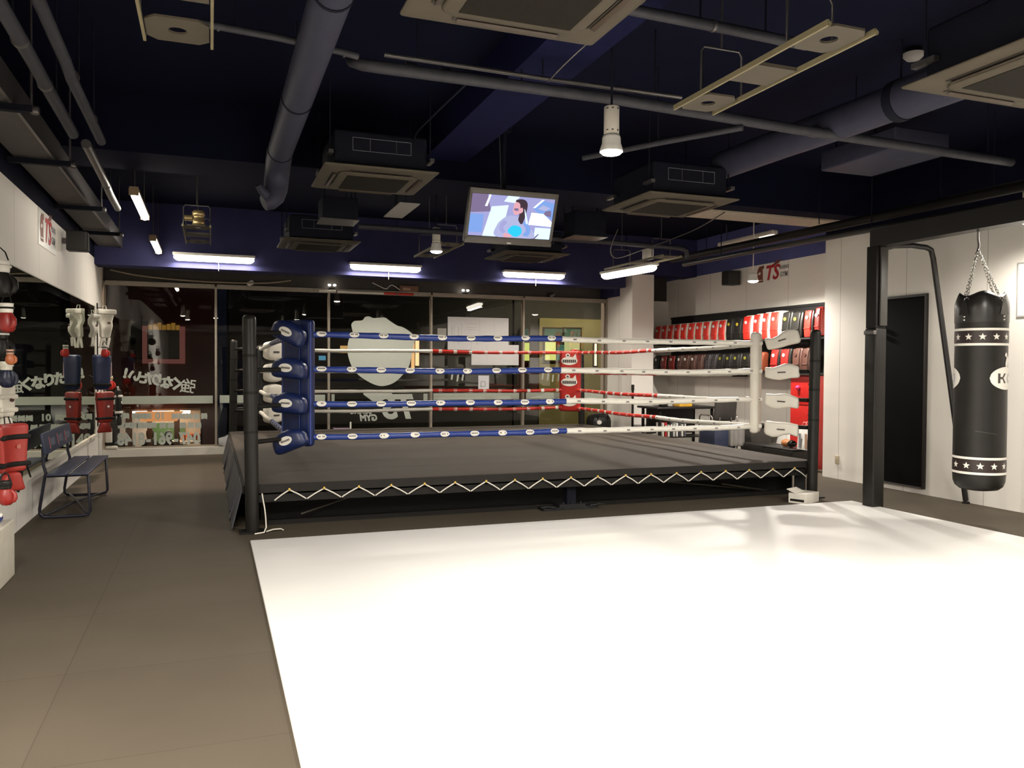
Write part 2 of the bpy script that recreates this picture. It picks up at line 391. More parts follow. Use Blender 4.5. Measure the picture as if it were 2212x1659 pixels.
MB().box((.45,8.15,.005), (6.45,8.17,.30)).box((.36,8.15,.005), (.38,13.7,.30)).box((6.45,8.15,.005), (6.62,8.17,.30)).box((6.60,8.0,.005), (6.615,13.8,.34)).box((6.45,7.75,.005),(6.6,7.77,.26)).build('skirt_and_shade_panels', mat('skirt_shade_black', (.006, .006, .006), .8), ring)  # inner panels stand for the dark under the ring; outer one is side skirt
lb = MB().box((.5,7.86,.002), (6.45,7.93,.045)); lb.build('base_rail', BLACK, ring)
cx = onY(1230, 1100, 7.78).x
MB().box((cx-.05,7.73,.06), (cx+.05,7.83,.255)).build('centre_leg', DARKMETAL, ring)
ft = MB().box((cx-.33,7.70,.002), (cx+.30,7.85,.03)).box((cx-.15,7.70,.03), (cx+.15,7.86,.06))
for dx in (-.10, 0, .10): ft.tube([(cx+dx,7.715,.062), (cx+dx,7.715,.082)], .010)
for s in (-1, 1): ft.tube([(cx+s*.20,7.69,.035), (cx+s*.30,7.68,.05), (cx+s*.36,7.685,.04)], .008)
ft.build('foot_plate', mat('worn_black_steel', (.03, .03, .032), .35, metal=.5, var=.3), ring)
for (a, b) in (((650,1110),(760,1072)), ((1560,1045),(1700,1066)), ((1440,1040),(1620,1056))):
    MB().tube([onY(*a, 7.95), onY(*b, 8.1)], .010).build('brace', mat('brace_steel', (.10, .09, .07), .5, metal=.4), ring)
# lacing between hem and frame on the near side, with hooks
lc = MB(); hk = MB()
PK = [625,700,775,845,917,983,1050,1112,1172,1233,1291,1351,1406,1461,1514,1567,1618,1669,1716]
pk = [onY(x, 1058-.0422*(x-625), 7.588) for x in PK]
va = [onY((PK[i]+PK[i+1])/2, 1077-.0455*((PK[i]+PK[i+1])/2-662), 7.604) for i in range(len(PK)-1)]
va = [onY(592, 1081, 7.604)]+va+[onY(1742, 1030, 7.604)]
for i, p in enumerate(pk):
    for q, s in ((va[i], -1), (va[i+1], 1)):
        lc.tube([p, p.lerp(q, .5)+Vector((0,-.004,.004)), q.lerp(p, .16), q+Vector((-s*.005, 0, 0))], .0068, n=6)
    hk.rbox(p+Vector((0,-.004,.004)), .010, .009, .012, .006, extra=0)
lc.build('lacing', mat('white_lacing_cord', (.70, .66, .58), .7), ring)
hk.build('lacing_hook', mat('brass_hook', (.62, .42, .08), .4, metal=.3), ring)
# posts
def post(b, t, lean=True):
    b, t = Vector(b), Vector(t); d = t-b; L = d.length; u = d/L
    pr = [(0, .058), (.02, .060), (L-.05, .060), (L-.022, .056), (L-.006, .042), (L, .02)]
    m = MB().tube([b+u*h for h, r in pr], [r for h, r in pr], n=24)
    o = m.build('corner_post', BLACKVINYL, ring)
    for h in (.9, 1.25, 1.58): MB().tube([b+u*(h-.012), b+u*(h+.012)], .0615, n=24).build('post_strap', BLACK, o)
    MB().box((b.x-.11, b.y-.09, .001), (b.x+.11, b.y+.09, .015)).build('base_plate', BLACK, o)
    return o
PNL = (onY(545.5,1150,7.567), onY(538,680,7.567)); PNL[0].z = .0
PNR = (Vector((6.52,7.55,0)), onY(1762,712,7.55))
PFL = (Vector((.33,13.83,0)), onY(505.5,734,13.83)); PFR = (Vector((6.56,13.83,0)), Vector((6.52,13.83,1.80)))
for a in (PNL, PNR, PFL, PFR): post(*a)
# ropes -------------------------------------------------------------
ZN = [1.795, 1.457, 1.126, .808]; ZF = [1.748, 1.405, 1.078, .757]
def rope(a, b, ra, rb, mtl, lab, face, step, style):
    a, b = Vector(a), Vector(b); d = (b-a); L = d.length; u = d/L; n = max(12, int(L/.06)); up = Vector((0,0,1)); sd = u.cross(up).normalized()
    rnd = random.Random(int(L*997+a.z*131+a.x*17)); pts = []; rr = []; ph = rnd.random()*6
    for i in range(n+1):
        t = i/n; p = a.lerp(b, t)+up*(.004*math.sin(t*L*3.1+ph)-.012*math.sin(PI*t))
        pts.append(p); rr.append((ra+(rb-ra)*t)*(1+.06*math.sin(i*1.3+ph)+.07*(rnd.random()-.5)))
    o = MB().tube(pts, rr, n=12).build('rope_cover', mtl, ring)
    if not step: return o
    k = 0; s = step*.5; f = Vector(face).normalized()
    while s < L-.04:
        t = s/L; i = min(n-1, int(t*n)); c = pts[i].lerp(pts[i+1], t*n-i); r = (ra+(rb-ra)*t)*1.14; w, ph2 = (.048, .95) if style == 0 else ((.020, .22) if style == 1 else (.030, 1.2))
        jit = .25 if style == 0 else 0
        e = f+up*(jit+.1*(rnd.random()-.5)); e = (e-u*e.dot(u)).normalized(); g = u.cross(e)
        if g.z < 0: g = -g
        nu, nv = (9, 5) if style == 0 else (3, 3)
        vs = []; fs = []
        for a_ in range(nu):
            x = (-1+2*a_/(nu-1)); hw = math.sqrt(max(0.02, 1-x*x)) if style == 0 else 1.
            for b_ in range(nv):
                q = (-1+2*b_/(nv-1))*ph2*hw; vs.append(c+u*(x*w)+(e*math.cos(q)+g*math.sin(q))*r)
        for a_ in range(nu-1):
            for b_ in range(nv-1): fs.append((a_*nv+b_, (a_+1)*nv+b_, (a_+1)*nv+b_+1, a_*nv+b_+1))
        pm = MB().add(vs, fs, 0, True)
        if style == 0:
            for k2 in (-2, -1, 0, 1, 2):
                if rnd.random() < .75:
                    x = k2*.014; vs = [c+u*(x+dx)+(e*math.cos(q)+g*math.sin(q))*(r+.0012) for dx in (-.005, .005) for q in (-.18, .18)]
                    pm.add(vs, [(0, 2, 3, 1)], 1)
        pm.build('rope_label', [PRINT, DARKPRINT] if style != 1 else [mat('grey_rope_print', (.22,.20,.20), .6)], o)
        s += step*(1+.12*(rnd.random()-.5))
    return o
spl = [1212, 1210, 1222, 1224]
for k in range(4):
    zn, zf = ZN[k], ZF[k]
    xs = onY(spl[k], 800, RY0).x; xf = onY(934, 800, RY1).x
    rope((RX0+.12,RY0,zn), (xs,RY0,zn), .029, .031, ROPEBLUE, 0, (0,-1,0), .30, 0)
    rope((xs,RY0,zn), (RX1-.05,RY0,zn), .032, .031, ROPEWHITE, 0, (0,-1,0), .29, 1)
    rope((RX0+.1,RY1,zf), (xf,RY1,zf), .027, .029, ROPEWHITE, 0, (0,-1,0), 0, 0)
    rope((xf,RY1,zf), (RX1-.12,RY1,zf), .028, .027, ROPERED, 0, (0,-1,0), .27, 2)
    ym = [10.58, 10.45, 10.40, 10.45][k]; zm = zn+(zf-zn)*(ym-RY0)/(RY1-RY0)-.03
    rope((RX1,RY0+.08,zn-.01), (RX1,ym,zm), .030, .030, ROPEWHITE, 0, (-1,0,0), .36, 1)
    rope((RX1,ym,zm), (RX1,RY1-.12,zf), .028, .027, ROPERED, 0, (-1,0,0), .25, 2)
    ym = 10.7; zm = zn+(zf-zn)*.5
    rope((RX0,RY0+.12,zn), (RX0,ym,zm), .030, .029, ROPEBLUE, 0, (-1,0,0), .30, 0)
    rope((RX0,ym,zm), (RX0,RY1-.1,zf), .028, .028, ROPEWHITE, 0, (-1,0,0), 0, 0)
# corner pads and turnbuckle covers ------------------------------------
def logo_oval(c, R, rx, ry, parent, off, tilt=0.):
    # oval label with a dark wordmark bar, on the face -y of the frame R
    c = Vector(c); ux, uy = R@Vector((1,0,0)), R@Vector((0,0,1)); o = c-(R@Vector((0,1,0)))*off
    m = MB().prism(ellipse(0,0,rx,ry,24,tilt), o, ux, uy, .003, 0)
    for k in range(-3, 4):
        x, y = k*rx*.19, 0; cs, sn = math.cos(tilt), math.sin(tilt)
        m.prism([(x*cs-a*sn*0+a*cs-b*sn, x*sn+a*sn+b*cs) for a, b in rect(-rx*.07,-ry*.22,rx*.07,ry*.22)], o-(R@Vector((0,1,0)))*(-.0031+.0033), ux, uy, .0035, 1)
    return m.build('logo_patch', [PRINT, DARKPRINT], parent)
R_nl = frame((.85,-.53,0), (.53,.85,0))   # local x along the cover, y pointing into the ring
# blue corner, nearest to the bench side
p = MB().rbox((.80,8.07,1.325), .172, .05, .61, .04, R=frame((1,-1,0),(1,1,0)), extra=3).build('corner_pad', PADBLUE, ring); p['label'] = 'blue corner pad'
m = MB()
for sx in (-1, 1):
    q = frame((1,-1,0),(1,1,0))@Vector((sx*.166, -.036, 0)); m.tube([(.80+q.x,8.07+q.y,.74), (.80+q.x,8.07+q.y,1.91)], .010, n=8)
m.box((.795,7.985,.74), (.799,8.0,1.9)); m.build('piping', ROPEBLUE, p)
for k, z in enumerate(ZN):
    tilt = (-.42, -.08, -.05, .38)[k]
    Rt = R_nl@Matrix.Rotation(-tilt, 3, 'Y')
    sag = lambda q: Vector((q.x, q.y*(1-.25*(q.x/.17)**2), q.z*(1-.35*(q.x/.19)**2)-.05*(q.x/.17)**2*(.6)))
    c = Vector((.70, 7.90, z+(.015 if k < 3 else -.02)))
    b = MB().rbox(c, .172, .085, .10, .06, R=Rt, warp=sag, extra=2).build('turnbuckle_cover', PADBLUE, ring); b['label'] = 'blue turnbuckle cover with oval logo'
    logo_oval(c, Rt, .068, .040, b, .087)
    MB().tube([PNL[0].lerp(PNL[1], z/1.95)+Vector((.05,.05,0)), (.60,7.80,z)], .021, n=10).build('turnbuckle', BLACK, b)
# white corner beside the alcove
p = MB().rbox((6.10,8.05,1.32), .155, .052, .60, .045, R=frame((1,1,0),(-1,1,0)), extra=3).build('corner_pad', PADWHITE, ring); p['label'] = 'white corner pad'
for k, z in enumerate(ZN):
    Rt = frame((.72,-.69,0), (.69,.72,0))@Matrix.Rotation((-.30, -.06, .08, .04)[k], 3, 'Y')
    c = Vector((6.312, 7.838, z+(.03, -.01, -.02, -.03)[k]))
    fl = lambda q: Vector((q.x, q.y, q.z*(1+.18*math.sin(q.x*16+k))+.012*math.sin(q.x*21)))
    b = MB().rbox(c, .192, .075, .078, .03, R=Rt, warp=fl, extra=4).build('turnbuckle_cover', PADWHITE, ring); b['label'] = 'white turnbuckle cover'
    o = c-(Rt@Vector((0,1,0)))*.082
    MB().prism(rect(-.045,-.008,.045,.006), o, Rt@Vector((1,0,0)), Rt@Vector((0,0,1)), .004).build('logo_patch', DARKPRINT, b)
    MB().tube([(6.44,7.70,z), (6.49,7.60,z)], .024, n=10).build('turnbuckle', BLACK, b)
# red corner in front of the pier
Rr = frame((1,-1,0), (1,1,0))
p = MB().rbox((6.08,13.33,1.235), .20, .05, .545, .04, R=Rr, extra=3).build('corner_pad', PADRED, ring); p['label'] = 'red corner pad with white logos'
for z in (1.60, 1.22, .86):
    c = Vector((6.08,13.33,z)); o = c-(Rr@Vector((0,1,0)))*.0515; ux = Rr@Vector((1,0,0)); uz = Vector((0,0,1))
    m = MB().prism(ellipse(0,0,.155,.075,24), o, ux, uz, .003, 0).prism(ellipse(-.03,.10,.045,.035,14), o, ux, uz, .003, 0).prism([(.05,.05),(.12,.13),(.14,.03)], o, ux, uz, .003, 0)
    m.prism(ellipse(-.03,.10,.022,.016,10), o-(Rr@Vector((0,1,0)))*.0035, ux, uz, .003, 1)
    for q in range(-3, 4): m.prism(rect(q*.038-.014,-.03,q*.038+.014,.022), o-(Rr@Vector((0,1,0)))*.0035, ux, uz, .003, 1)
    m.build('logo_patch', [PRINT, DARKPRINT], p)
for k, z in enumerate(ZF):
    b = MB().rbox((6.27,13.52,z), .15, .06, .07, .05, R=frame((1,1,0),(-1,1,0))).build('turnbuckle_cover', PADRED, ring); b['label'] = 'red turnbuckle cover'
    MB().tube([(6.37,13.62,z), (6.50,13.77,z)], .024, n=10).build('turnbuckle', BLACK, b)
# white corner by the windows
p = MB().rbox((.82,13.33,1.235), .165, .05, .55, .04, R=frame((1,1,0),(-1,1,0)), extra=3).build('corner_pad', mat('black_corner_pad', (.012,.012,.014), .4, var=.1), ring); p['label'] = 'black corner pad with white covers'
for k, z in enumerate(ZF):
    Rt = frame((.75,.66,0), (-.66,.75,0))
    b = MB().rbox((.92,13.24,z-.03), .175, .07, .150, .05, R=Rt, warp=lambda q: Vector((q.x, q.y, q.z*(1-.3*(q.x/.2)**2)))).build('turnbuckle_cover', PADWHITE, ring); b['label'] = 'white turnbuckle cover'
    o = Vector((.92,13.24,z-.05))-(Rt@Vector((0,1,0)))*.073
    MB().prism(rect(-.06,-.014,.06,.012), o, Rt@Vector((1,0,0)), Vector((0,0,1)), .004).build('logo_patch', DARKPRINT, b)
    MB().tube([(.75,13.40,z), (.38,13.76,z)], .024, n=10).build('turnbuckle', BLACK, b)
# loose white cord at the foot of the near post
pts = [onY(x, y, 7.50) for x, y in ((566,1066),(569,1084),(572,1100),(574,1120),(575,1139))]
pts += [Vector((pts[-1].x-.02, 7.47, .012)), Vector((pts[-1].x-.10, 7.44, .010))]
MB().tube(pts, .0065, n=6).tube([Vector((pts[4].x,7.50,.012)), Vector((pts[4].x+.06,7.53,.022)), Vector((pts[4].x+.13,7.56,.018)), Vector((pts[4].x+.15,7.53,.012))], .0065, n=6).build('tie_cord', mat('white_lacing_cord', (.7,.66,.58)), ring)
# small boxes around the ring
t = thing('cardboard_box', 'flat cream box with a raised flap by the foot of the ring post', 'box', (6.22, 7.35, 0))
Rb = rotz(.42)
b = MB().obox((6.22,7.33,.055), .16, .10, .0545, Rb); b.build('box_body', CREAM, t)
c = Vector((6.22,7.33,.112)); MB().obox(c+Rb@Vector((-.06,.07,.02)), .11, .05, .004, Rb@Matrix.Rotation(.35, 3, 'X')).build('box_flap', CREAM, t)
MB().obox(Vector((6.22,7.33,.04))+Rb@Vector((-.162,0,-.005)), .002, .08, .012, Rb).build('slot', BLACK, t)
# ================================================================== CEILING: LAMPS
def spot(parent, dz, power, size=172, r=.07, col=(1., .935, .845)):
    L = bpy.data.lights.new('lamp_light', 'SPOT'); L.energy = power; L.spot_size = math.radians(size); L.spot_blend = .5; L.shadow_soft_size = r; L.color = col
    o = bpy.data.objects.new('lamp_light', L); COL.objects.link(o); o.parent = parent; o.location = (0, 0, dz); return o
def reflector_lamp(loc, label, power, body=True):
    # base of the thing is the lens; housing above it, rod to the ceiling
    t = thing('reflector_lamp', label, 'lamp', loc, None); x, y, z = loc
    MB().lathe((x,y,z), [(.0,-.018),(.035,-.016),(.06,-.009),(.074,.004),(.0745,.012),(.0,.012)], 40).build('lens', LAMPON, t)
    MB().lathe((x,y,z), [(.078,.006),(.079,.018),(.070,.045),(.064,.062),(.062,.10),(.056,.118),(.0,.118)], 40).build('bulb_collar', WHITEP, t)
    if body: h = MB().lathe((x,y,z), [(.0,.116),(.051,.117),(.052,.122),(.052,.305),(.049,.309),(.0,.309)], 24).build('housing', IVORY, t)
    m = MB()
    for zz in (.145, .29):
        for a in (-1.9, -1.1, -2.6): m.obox((x+.0525*math.cos(a), y+.0525*math.sin(a), z+zz), .002, .007, .004, rotz(a))
    if body: m.build('vent_slot', DARKPRINT, h)
    MB().tube([(x,y,z+(.309 if body else .118)), (x,y,ZC-.001)], .008).build('rod', DARKMETAL if body else IVORY, t)
    spot(t, -.03, power)
    return t
LP = 210.
reflector_lamp((2.55,4.95,2.95), 'white cylinder spot lamp glowing over the front of the mat, under the grey pipe', LP)
reflector_lamp((2.72,10.13,2.96), 'white spot lamp glowing over the middle of the ring, beside the light frame', LP*.36)
reflector_lamp((7.30,5.55,2.9), 'white spot lamp beside the heavy bag beam, cut by the frame edge', LP*.6)
reflector_lamp((7.62,10.15,2.79), 'white spot lamp in front of the glove logo on the alcove wall', LP*2.1, body=False)
for i, (x, y, k) in enumerate(((2.6,2.1,1.25), (5.0,3.3,1.25), (5.6,1.0,1.1), (.15,1.9,1.), (2.4,-.8,1.), (-.7,.5,2.6), (5.6,-1.6,.9), (-.78,2.7,1.6))):  # unseen lamps; the pair by the mirror wall added to brighten floor and wall
    if k: reflector_lamp((x,y,2.95), ['white spot lamp over the middle of the mat', 'white spot lamp over the mat near the heavy bag', 'white spot lamp over the near end of the mat', 'white spot lamp over the walkway edge of the mat', 'white spot lamp behind the photographer', 'added spot lamp out of view over the walkway, brightening the near floor', 'white spot lamp over the rear of the gym', 'added spot lamp out of view by the mirror wall, brightening floor and wall'][i], LP*k)
def tube_lamp(c, ux, label, L=.6, bracket=True):
    # diffuser batten; c = centre of the diffuser, ux along it
    t = thing('ceiling_batten_lamp', label, 'ceiling light', (c[0], c[1], c[2]-.05), 'diffuser lamps along the window beam')
    ux = Vector(ux).normalized(); R = frame(ux, Vector((0,0,1)).cross(ux)); c = Vector(c)
    tp = lambda q: Vector((q.x*(1-.05*max(0, -q.z/.04)), q.y*(1+.25*q.z/.04), q.z))
    MB().rbox(c, L, .062, .042, .038, R=R, warp=tp, extra=4).build('diffuser', TUBEON, t)
    MB().rbox(c+Vector((0,0,.060)), L+.012, .075, .020, .008, R=R).build('housing', CREAM, t)
    L2 = bpy.data.lights.new('lamp_light', 'AREA'); L2.shape = 'RECTANGLE'; L2.size = 2*L; L2.size_y = .10; L2.energy = 30; L2.color = (1, .92, .80); L2.spread = PI
    o = bpy.data.objects.new('lamp_light', L2); COL.objects.link(o); o.parent = t; o.location = (0, 0, -.005)
    o.rotation_euler = (0, 0, math.atan2(ux.y, ux.x))
    return t
def mid(a, b, y): p, q = onY(*a, y), onY(*b, y); return (p+q)/2, (q-p).length/2
for a, b, lab in (((375,558),(549,566),'long lit batten lamp on the window beam nearest the side mirror'), ((757,577),(908,587),'lit batten lamp on the window beam behind the round glove decal'), ((1088,594),(1218,601),'lit batten lamp on the window beam nearest the pier')):
    c, L = mid(a, b, 13.40); c.z += .012
    t = tube_lamp(c, (1,0,0), lab, L)
    MB().box((c.x-.3, 13.44, c.z+.03), (c.x+.3, 13.499, c.z+.07)).tube([(c.x+.06, 13.47, c.z-.04), (c.x+.06, 13.47, c.z-.17)], .006).build('bracket', STEEL, t)
c = Vector((5.83, 10.75, 2.90))
tube_lamp(c, (-.10,1,0), 'lit batten lamp hung lengthwise in front of the pier', .66)
for k, (x, y0, y1, z, lab) in enumerate(((-.71,8.86,10.35,3.2,'lit pendant tube near the side wall, the closer of two in line'), (-.735,12.05,13.42,3.2,'lit pendant tube near the side wall, the farther of two in line'))):
    t = thing('pendant_tube_lamp', lab, 'ceiling light', (x, (y0+y1)/2, z-.03), 'pendant tube lamps beside the side wall')
    MB().tube([(x,y0+.03,z), (x,y0+.05,z), (x,y1-.05,z), (x,y1-.03,z)], [.035,.040,.040,.035], n=14).build('tube', em('lit_pendant_tube', (1., .92, .79), 17.), t)
    MB().box((x-.04,y0,z+.02), (x+.04,y1,z+.055)).box((x-.045,y0-.002,z-.03), (x+.045,y0+.028,z+.04)).box((x-.045,y1-.028,z-.03), (x+.045,y1+.002,z+.04)).build('housing', mat('brass_housing', (.34,.25,.15), .4, metal=.5), t)
    for y in (y0+.12, y1-.12): MB().tube([(x,y,z+.055), (x,y,ZC-.001)], .006, n=6).build('rod', STEEL, t)

# ------------------------------------------------------------------ light frames (bars, cross plates, hanger)
PLATE = mat('sand_steel_plate', (.075,.063,.045), .6, var=.08)
def light_frame(x0, x1, y0, y1, z, label, hole=True, hang=0):
    xm = (x0+x1)/2
    t = thing('light_frame', label, 'light frame', (xm, (y0+y1)/2, z-.02), 'hanging light frames')
    for x in (x0, x1):
        b = MB().box((x-.007,y0,z-.008), (x+.007,y1,z+.022)).tube([(x,y0-.002,z), (x,y0-.006,z)], .014, n=8)
        b.build('bar', mat('khaki_bar', (.20,.172,.10), .5, var=.05), t)
    for k, y in enumerate((y0+.16, (y0+y1)/2, y1-.16)):
        w = .15; m = MB(); n = 16; hx, hy = (.045,.045)
        if k == 1: m.box((x0+.013,y-.13,z+.0), (x1-.013,y+.13,z+.02))
        else:
            cx = xm; ring_o = []; ring_i = []
            for j in range(n):
                a = 2*PI*j/n+PI/n; s = 1/max(abs(math.cos(a)), abs(math.sin(a))); ring_o.append((cx+(x1-x0-.026)/2*math.cos(a)*s, y+w*math.sin(a)*s)); ring_i.append((cx+hx*math.cos(a), y+hy*math.sin(a)))
            vs = [(px,py,z+.004) for px,py in ring_o]+[(px,py,z+.004) for px,py in ring_i]+[(px,py,z+.016) for px,py in ring_o]+[(px,py,z+.016) for px,py in ring_i]
            fs = []
            for j in range(n):
                j2 = (j+1) % n; fs += [(j,n+j,n+j2,j2), (2*n+j,2*n+j2,3*n+j2,3*n+j), (j,j2,2*n+j2,2*n+j), (n+j,3*n+j,3*n+j2,n+j2)]
            m.add(vs, fs)
        m.build('cross_plate', PLATE, t)
    for y in (y0+.3, y1-.3):
        MB().tube([(x0,y,z+.03), (x0,y,z+.26), (x0+.02,y,z+.29), (x1-.02,y,z+.29), (x1,y,z+.26), (x1,y,z+.03)], .007, n=6).build('hanger_loop', STEEL, t)
        MB().tube([(xm,y,z+.295), (xm,y,ZC-.001)], .007, n=6).build('rod', STEEL, t)
    return t
light_frame(2.78,3.07,3.15,4.53,3.15, 'long empty light frame hanging over the mat beside the nearest air conditioner')
light_frame(-.31,.01,3.2,4.55,3.15, 'empty light frame over the walkway, cut by the top edge beside the round duct')
f3 = light_frame(-.30,.0,10.1,11.6,3.10, 'light frame with a brass can on top, hanging over the walkway')
MB().lathe((-.13,10.3,3.125), [(0,0),(.07,.0),(.07,.08),(.062,.085),(.062,.12),(.072,.125),(.072,.17),(.05,.19),(0,.19)], 20).tube([(-.20,10.3,3.22), (-.285,10.3,3.22)], .035).build('brass_can', mat('brass_can', (.55,.42,.20), .3, metal=.7), f3)
light_frame(2.82,3.12,10.25,11.75,3.10, 'light frame beside the spot lamp above the middle of the ring')
f5 = light_frame(5.95,6.25,9.95,11.75,3.06, 'light frame with a cream box above the lengthwise batten lamp')
MB().box((6.02,10.5,3.09), (6.12,10.66,3.24)).build('ballast_box', CREAM, f5)

# ------------------------------------------------------------------ air conditioners
def make_ac():
    t = thing('ceiling_air_conditioner', '', 'air conditioner', (0,0,0), 'ceiling air conditioners')
    def sq(h, r, z, n=6):
        out = []
        for (sx, sy, a0) in ((1,1,0),(-1,1,PI/2),(-1,-1,PI),(1,-1,1.5*PI)):
            for j in range(n): a = a0+PI/2*j/(n-1); out.append(Vector((sx*(h-r)+r*math.cos(a), sy*(h-r)+r*math.sin(a), z)))
        return out
    MB().loft([sq(.40,.05,.035), sq(.485,.02,.033), sq(.50,.02,.026), sq(.497,.02,.018), sq(.47,.03,.008), sq(.415,.09,.002)]).build('panel', ACP, t)
    MB().loft([sq(.345,.08,.004), sq(.352,.08,-.006), sq(.340,.075,-.016), sq(.285,.02,-.020)]).build('inner_frame', ACP, t)
    g = MB().box((-.275,-.275,-.0235), (.275,.275,-.0205))
    g.build('intake_grille', ACG, t)
    for k in range(4):
        R = rotz(k*PI/2); c = R@Vector((0,-.383,-.001))
        s = MB().obox(c, .27, .022, .003, R).build('air_slot', mat('slot_shadow_plastic', (.035,.028,.022), .6), t)
        MB().rbox(c+Vector((0,0,-.012)), .255, .014, .004, .0035, R=R@Matrix.Rotation(.35, 3, 'X'), extra=0).build('louvre', mat('louvre_plastic', (.045,.030,.018), .5), s)
    h = MB().rbox((0,0,.19), .41, .41, .154, .03, extra=0).build('housing', DARKMETAL, t)
    m = MB()
    for x0, x1 in ((-.25,-.10),(-.10,.13),(.13,.26)):
        for (a, b) in (((x0,.17),(x1,.17)),((x1,.17),(x1,.28)),((x1,.28),(x0,.28)),((x0,.28),(x0,.17))):
            m.tube([(a[0],-.411,a[1]), (b[0],-.411,b[1])], .0028, n=4)
    m.build('panel_outline', mat('pale_outline', (.16,.16,.18), .6), h)
    for sx in (-.44, .44):
        for sy in (-.38, .38): MB().box((sx-.02,sy-.08,.12), (sx+.02,sy+.08,.15)).build('bracket', STEEL, t)
    for sx in (-.44, .44):
        for sy in (-.38, .38): MB().tube([(sx,sy,.15), (sx,sy,.85)], .007, n=6).build('hanger_rod', DARKMETAL, t)
    return t
ac = make_ac()
ACS = [((1.33,3.28,3.12), 'ceiling air conditioner cut by the top edge, between round duct and light frame'),
       ((1.40,7.46,3.18), 'ceiling air conditioner over the near ropes, beside the elbow of the round duct'),
       ((1.36,11.2,3.10), 'far ceiling air conditioner above the batten lamp, behind the round duct'),
       ((4.30,7.10,3.10), 'ceiling air conditioner over the near ropes, beyond the glowing cylinder lamp'),
       ((4.38,11.2,3.10), 'ceiling air conditioner low behind the television'),
       ((4.24,3.15,3.10), 'ceiling air conditioner cut by the frame edge near the heavy bag')]
for i, (p, lab) in enumerate(ACS):
    if i == 0: ac.location = p; ac['label'] = lab
    else: dup(ac, p, lab)

# ------------------------------------------------------------------ ducts and pipes
t = thing('round_duct', 'fat round navy duct running to an elbow by the air conditioner', 'duct', (.6, 5.0, 3.29))
pts = [Vector((.585, y, 3.40)) for y in (1.5, 3, 4.5, 6, 7.2, 7.5)]
MB().tube(pts, .108, n=22).build('duct_run', DUCT, t)
el = [(.585,7.50,3.40),(.585,7.62,3.395),(.585,7.74,3.36),(.585,7.82,3.30),(.578,7.86,3.22),(.57,7.86,3.13),(.55,7.845,3.06),(.51,7.83,3.01),(.46,7.82,2.985)]
e = MB().tube(el, [.112,.114,.114,.113,.112,.108,.098,.085,.07], n=22)
e.build('elbow', DUCT, t)
MB().tube([(.49,7.78,3.05),(.43,7.75,3.10),(.41,7.74,3.13)], [.05,.035,.03], n=12).build('branch_stub', DUCT, t)
for y in (2.4, 4.2, 6.0, 7.48):
    MB().tube([(.585,y-.012,3.40), (.585,y+.012,3.40)], .1135, n=22).build('clamp', DARKMETAL, t)
    MB().tube([(.585,y,3.51), (.585,y,ZC-.001)], .006, n=6).build('hanger_rod', DARKMETAL, t)
t = thing('round_duct', 'round navy duct crossing above the heavy bag side, broken by the pipe', 'duct', (4.85, 4.8, 3.33))
MB().tube([(4.83,2.2,3.50), (4.83,3.6,3.50), (4.83,4.7,3.50)], .15, n=22).build('duct_run', DUCT, t)
MB().tube([(4.83,4.70,3.50),(4.83,5.2,3.505),(4.80,6.0,3.51),(4.78,6.9,3.51)], .135, n=22).build('duct_run', DUCT, t)
MB().tube([(4.83,4.66,3.50), (4.83,4.74,3.50)], .156, n=22).build('clamp', DARKMETAL, t)
MB().tube([(4.83,4.7,3.65), (4.83,4.7,ZC-.001)], .008, n=6).build('hanger_rod', DARKMETAL, t)
t = thing('rectangular_duct', 'flat pale-bottomed duct section between the round duct and the bag beam', 'duct', (6.1, 6.2, 3.5))
MB().rbox((6.15,6.2,3.60), .33, .48, .10, .02, extra=0).build('duct_body', DUCT, t)
for x in (5.9, 6.4): MB().tube([(x,6.55,3.70), (x,6.55,ZC-.001)], .007, n=6).build('hanger_rod', DARKMETAL, t)
def pipe(label, pts, r, mtl=PIPE, hang=(), cat='pipe', name='ceiling_pipe', collars=()):
    lo = Vector(pts[0]); t = thing(name, label, cat, (lo.x, lo.y, lo.z-r))
    MB().tube(pts, r, n=12).build('pipe_run', mtl, t)
    for f in collars:
        a, b = Vector(pts[0]).lerp(Vector(pts[-1]), f), Vector(pts[0]).lerp(Vector(pts[-1]), f+.012)
        MB().tube([a, b], r*1.14, n=12).build('collar', STEEL, t)
    for f in hang:
        p = Vector(pts[0]).lerp(Vector(pts[-1]), f)
        if p.z+r < ZC-.02: MB().tube([(p.x,p.y,p.z+r), (p.x,p.y,ZC-.001)], .006, n=6).build('hanger_rod', DARKMETAL, t)
    return t
pipe('thick grey pipe crossing the ceiling behind the glowing cylinder lamp', [(.88,5.45,3.52),(.86,5.30,3.46),(.90,5.20,3.41),(1.0,5.18,3.40),(2.7,5.18,3.40),(4.3,5.30,3.40),(6.9,5.42,3.40)], .040, PIPE, (.2,.45,.7,.95), collars=(.06,.10,.62,.65))
pipe('thin pale conduit running just above the thick grey pipe', [(1.05,5.22,3.50),(1.6,5.23,3.50),(2.2,5.22,3.49),(3.25,5.20,3.485)], .016, STEEL, (.1,.5,.9))
pipe('thin grey pipe above the walkway, passing behind the round duct', [(-.05,4.98,3.44),(.35,5.0,3.43),(.75,5.06,3.42),(.86,5.10,3.42)], .022, PIPE, (.2,), collars=(.1,.9))
pipe('grey pipe behind the nearest air conditioner, ending at the light frame', [(1.9,4.08,3.52),(2.3,4.11,3.52),(2.9,4.13,3.52),(3.5,4.16,3.52)], .032, PIPE, (.5,.8), collars=(.55,))
pipe('dark round pipe over the walkway nearest the camera', [(-.93,3.9,3.2),(-.935,5.2,3.2),(-.95,6.8,3.2)], .038, PIPE, (.3,.75), collars=(.35,.6))
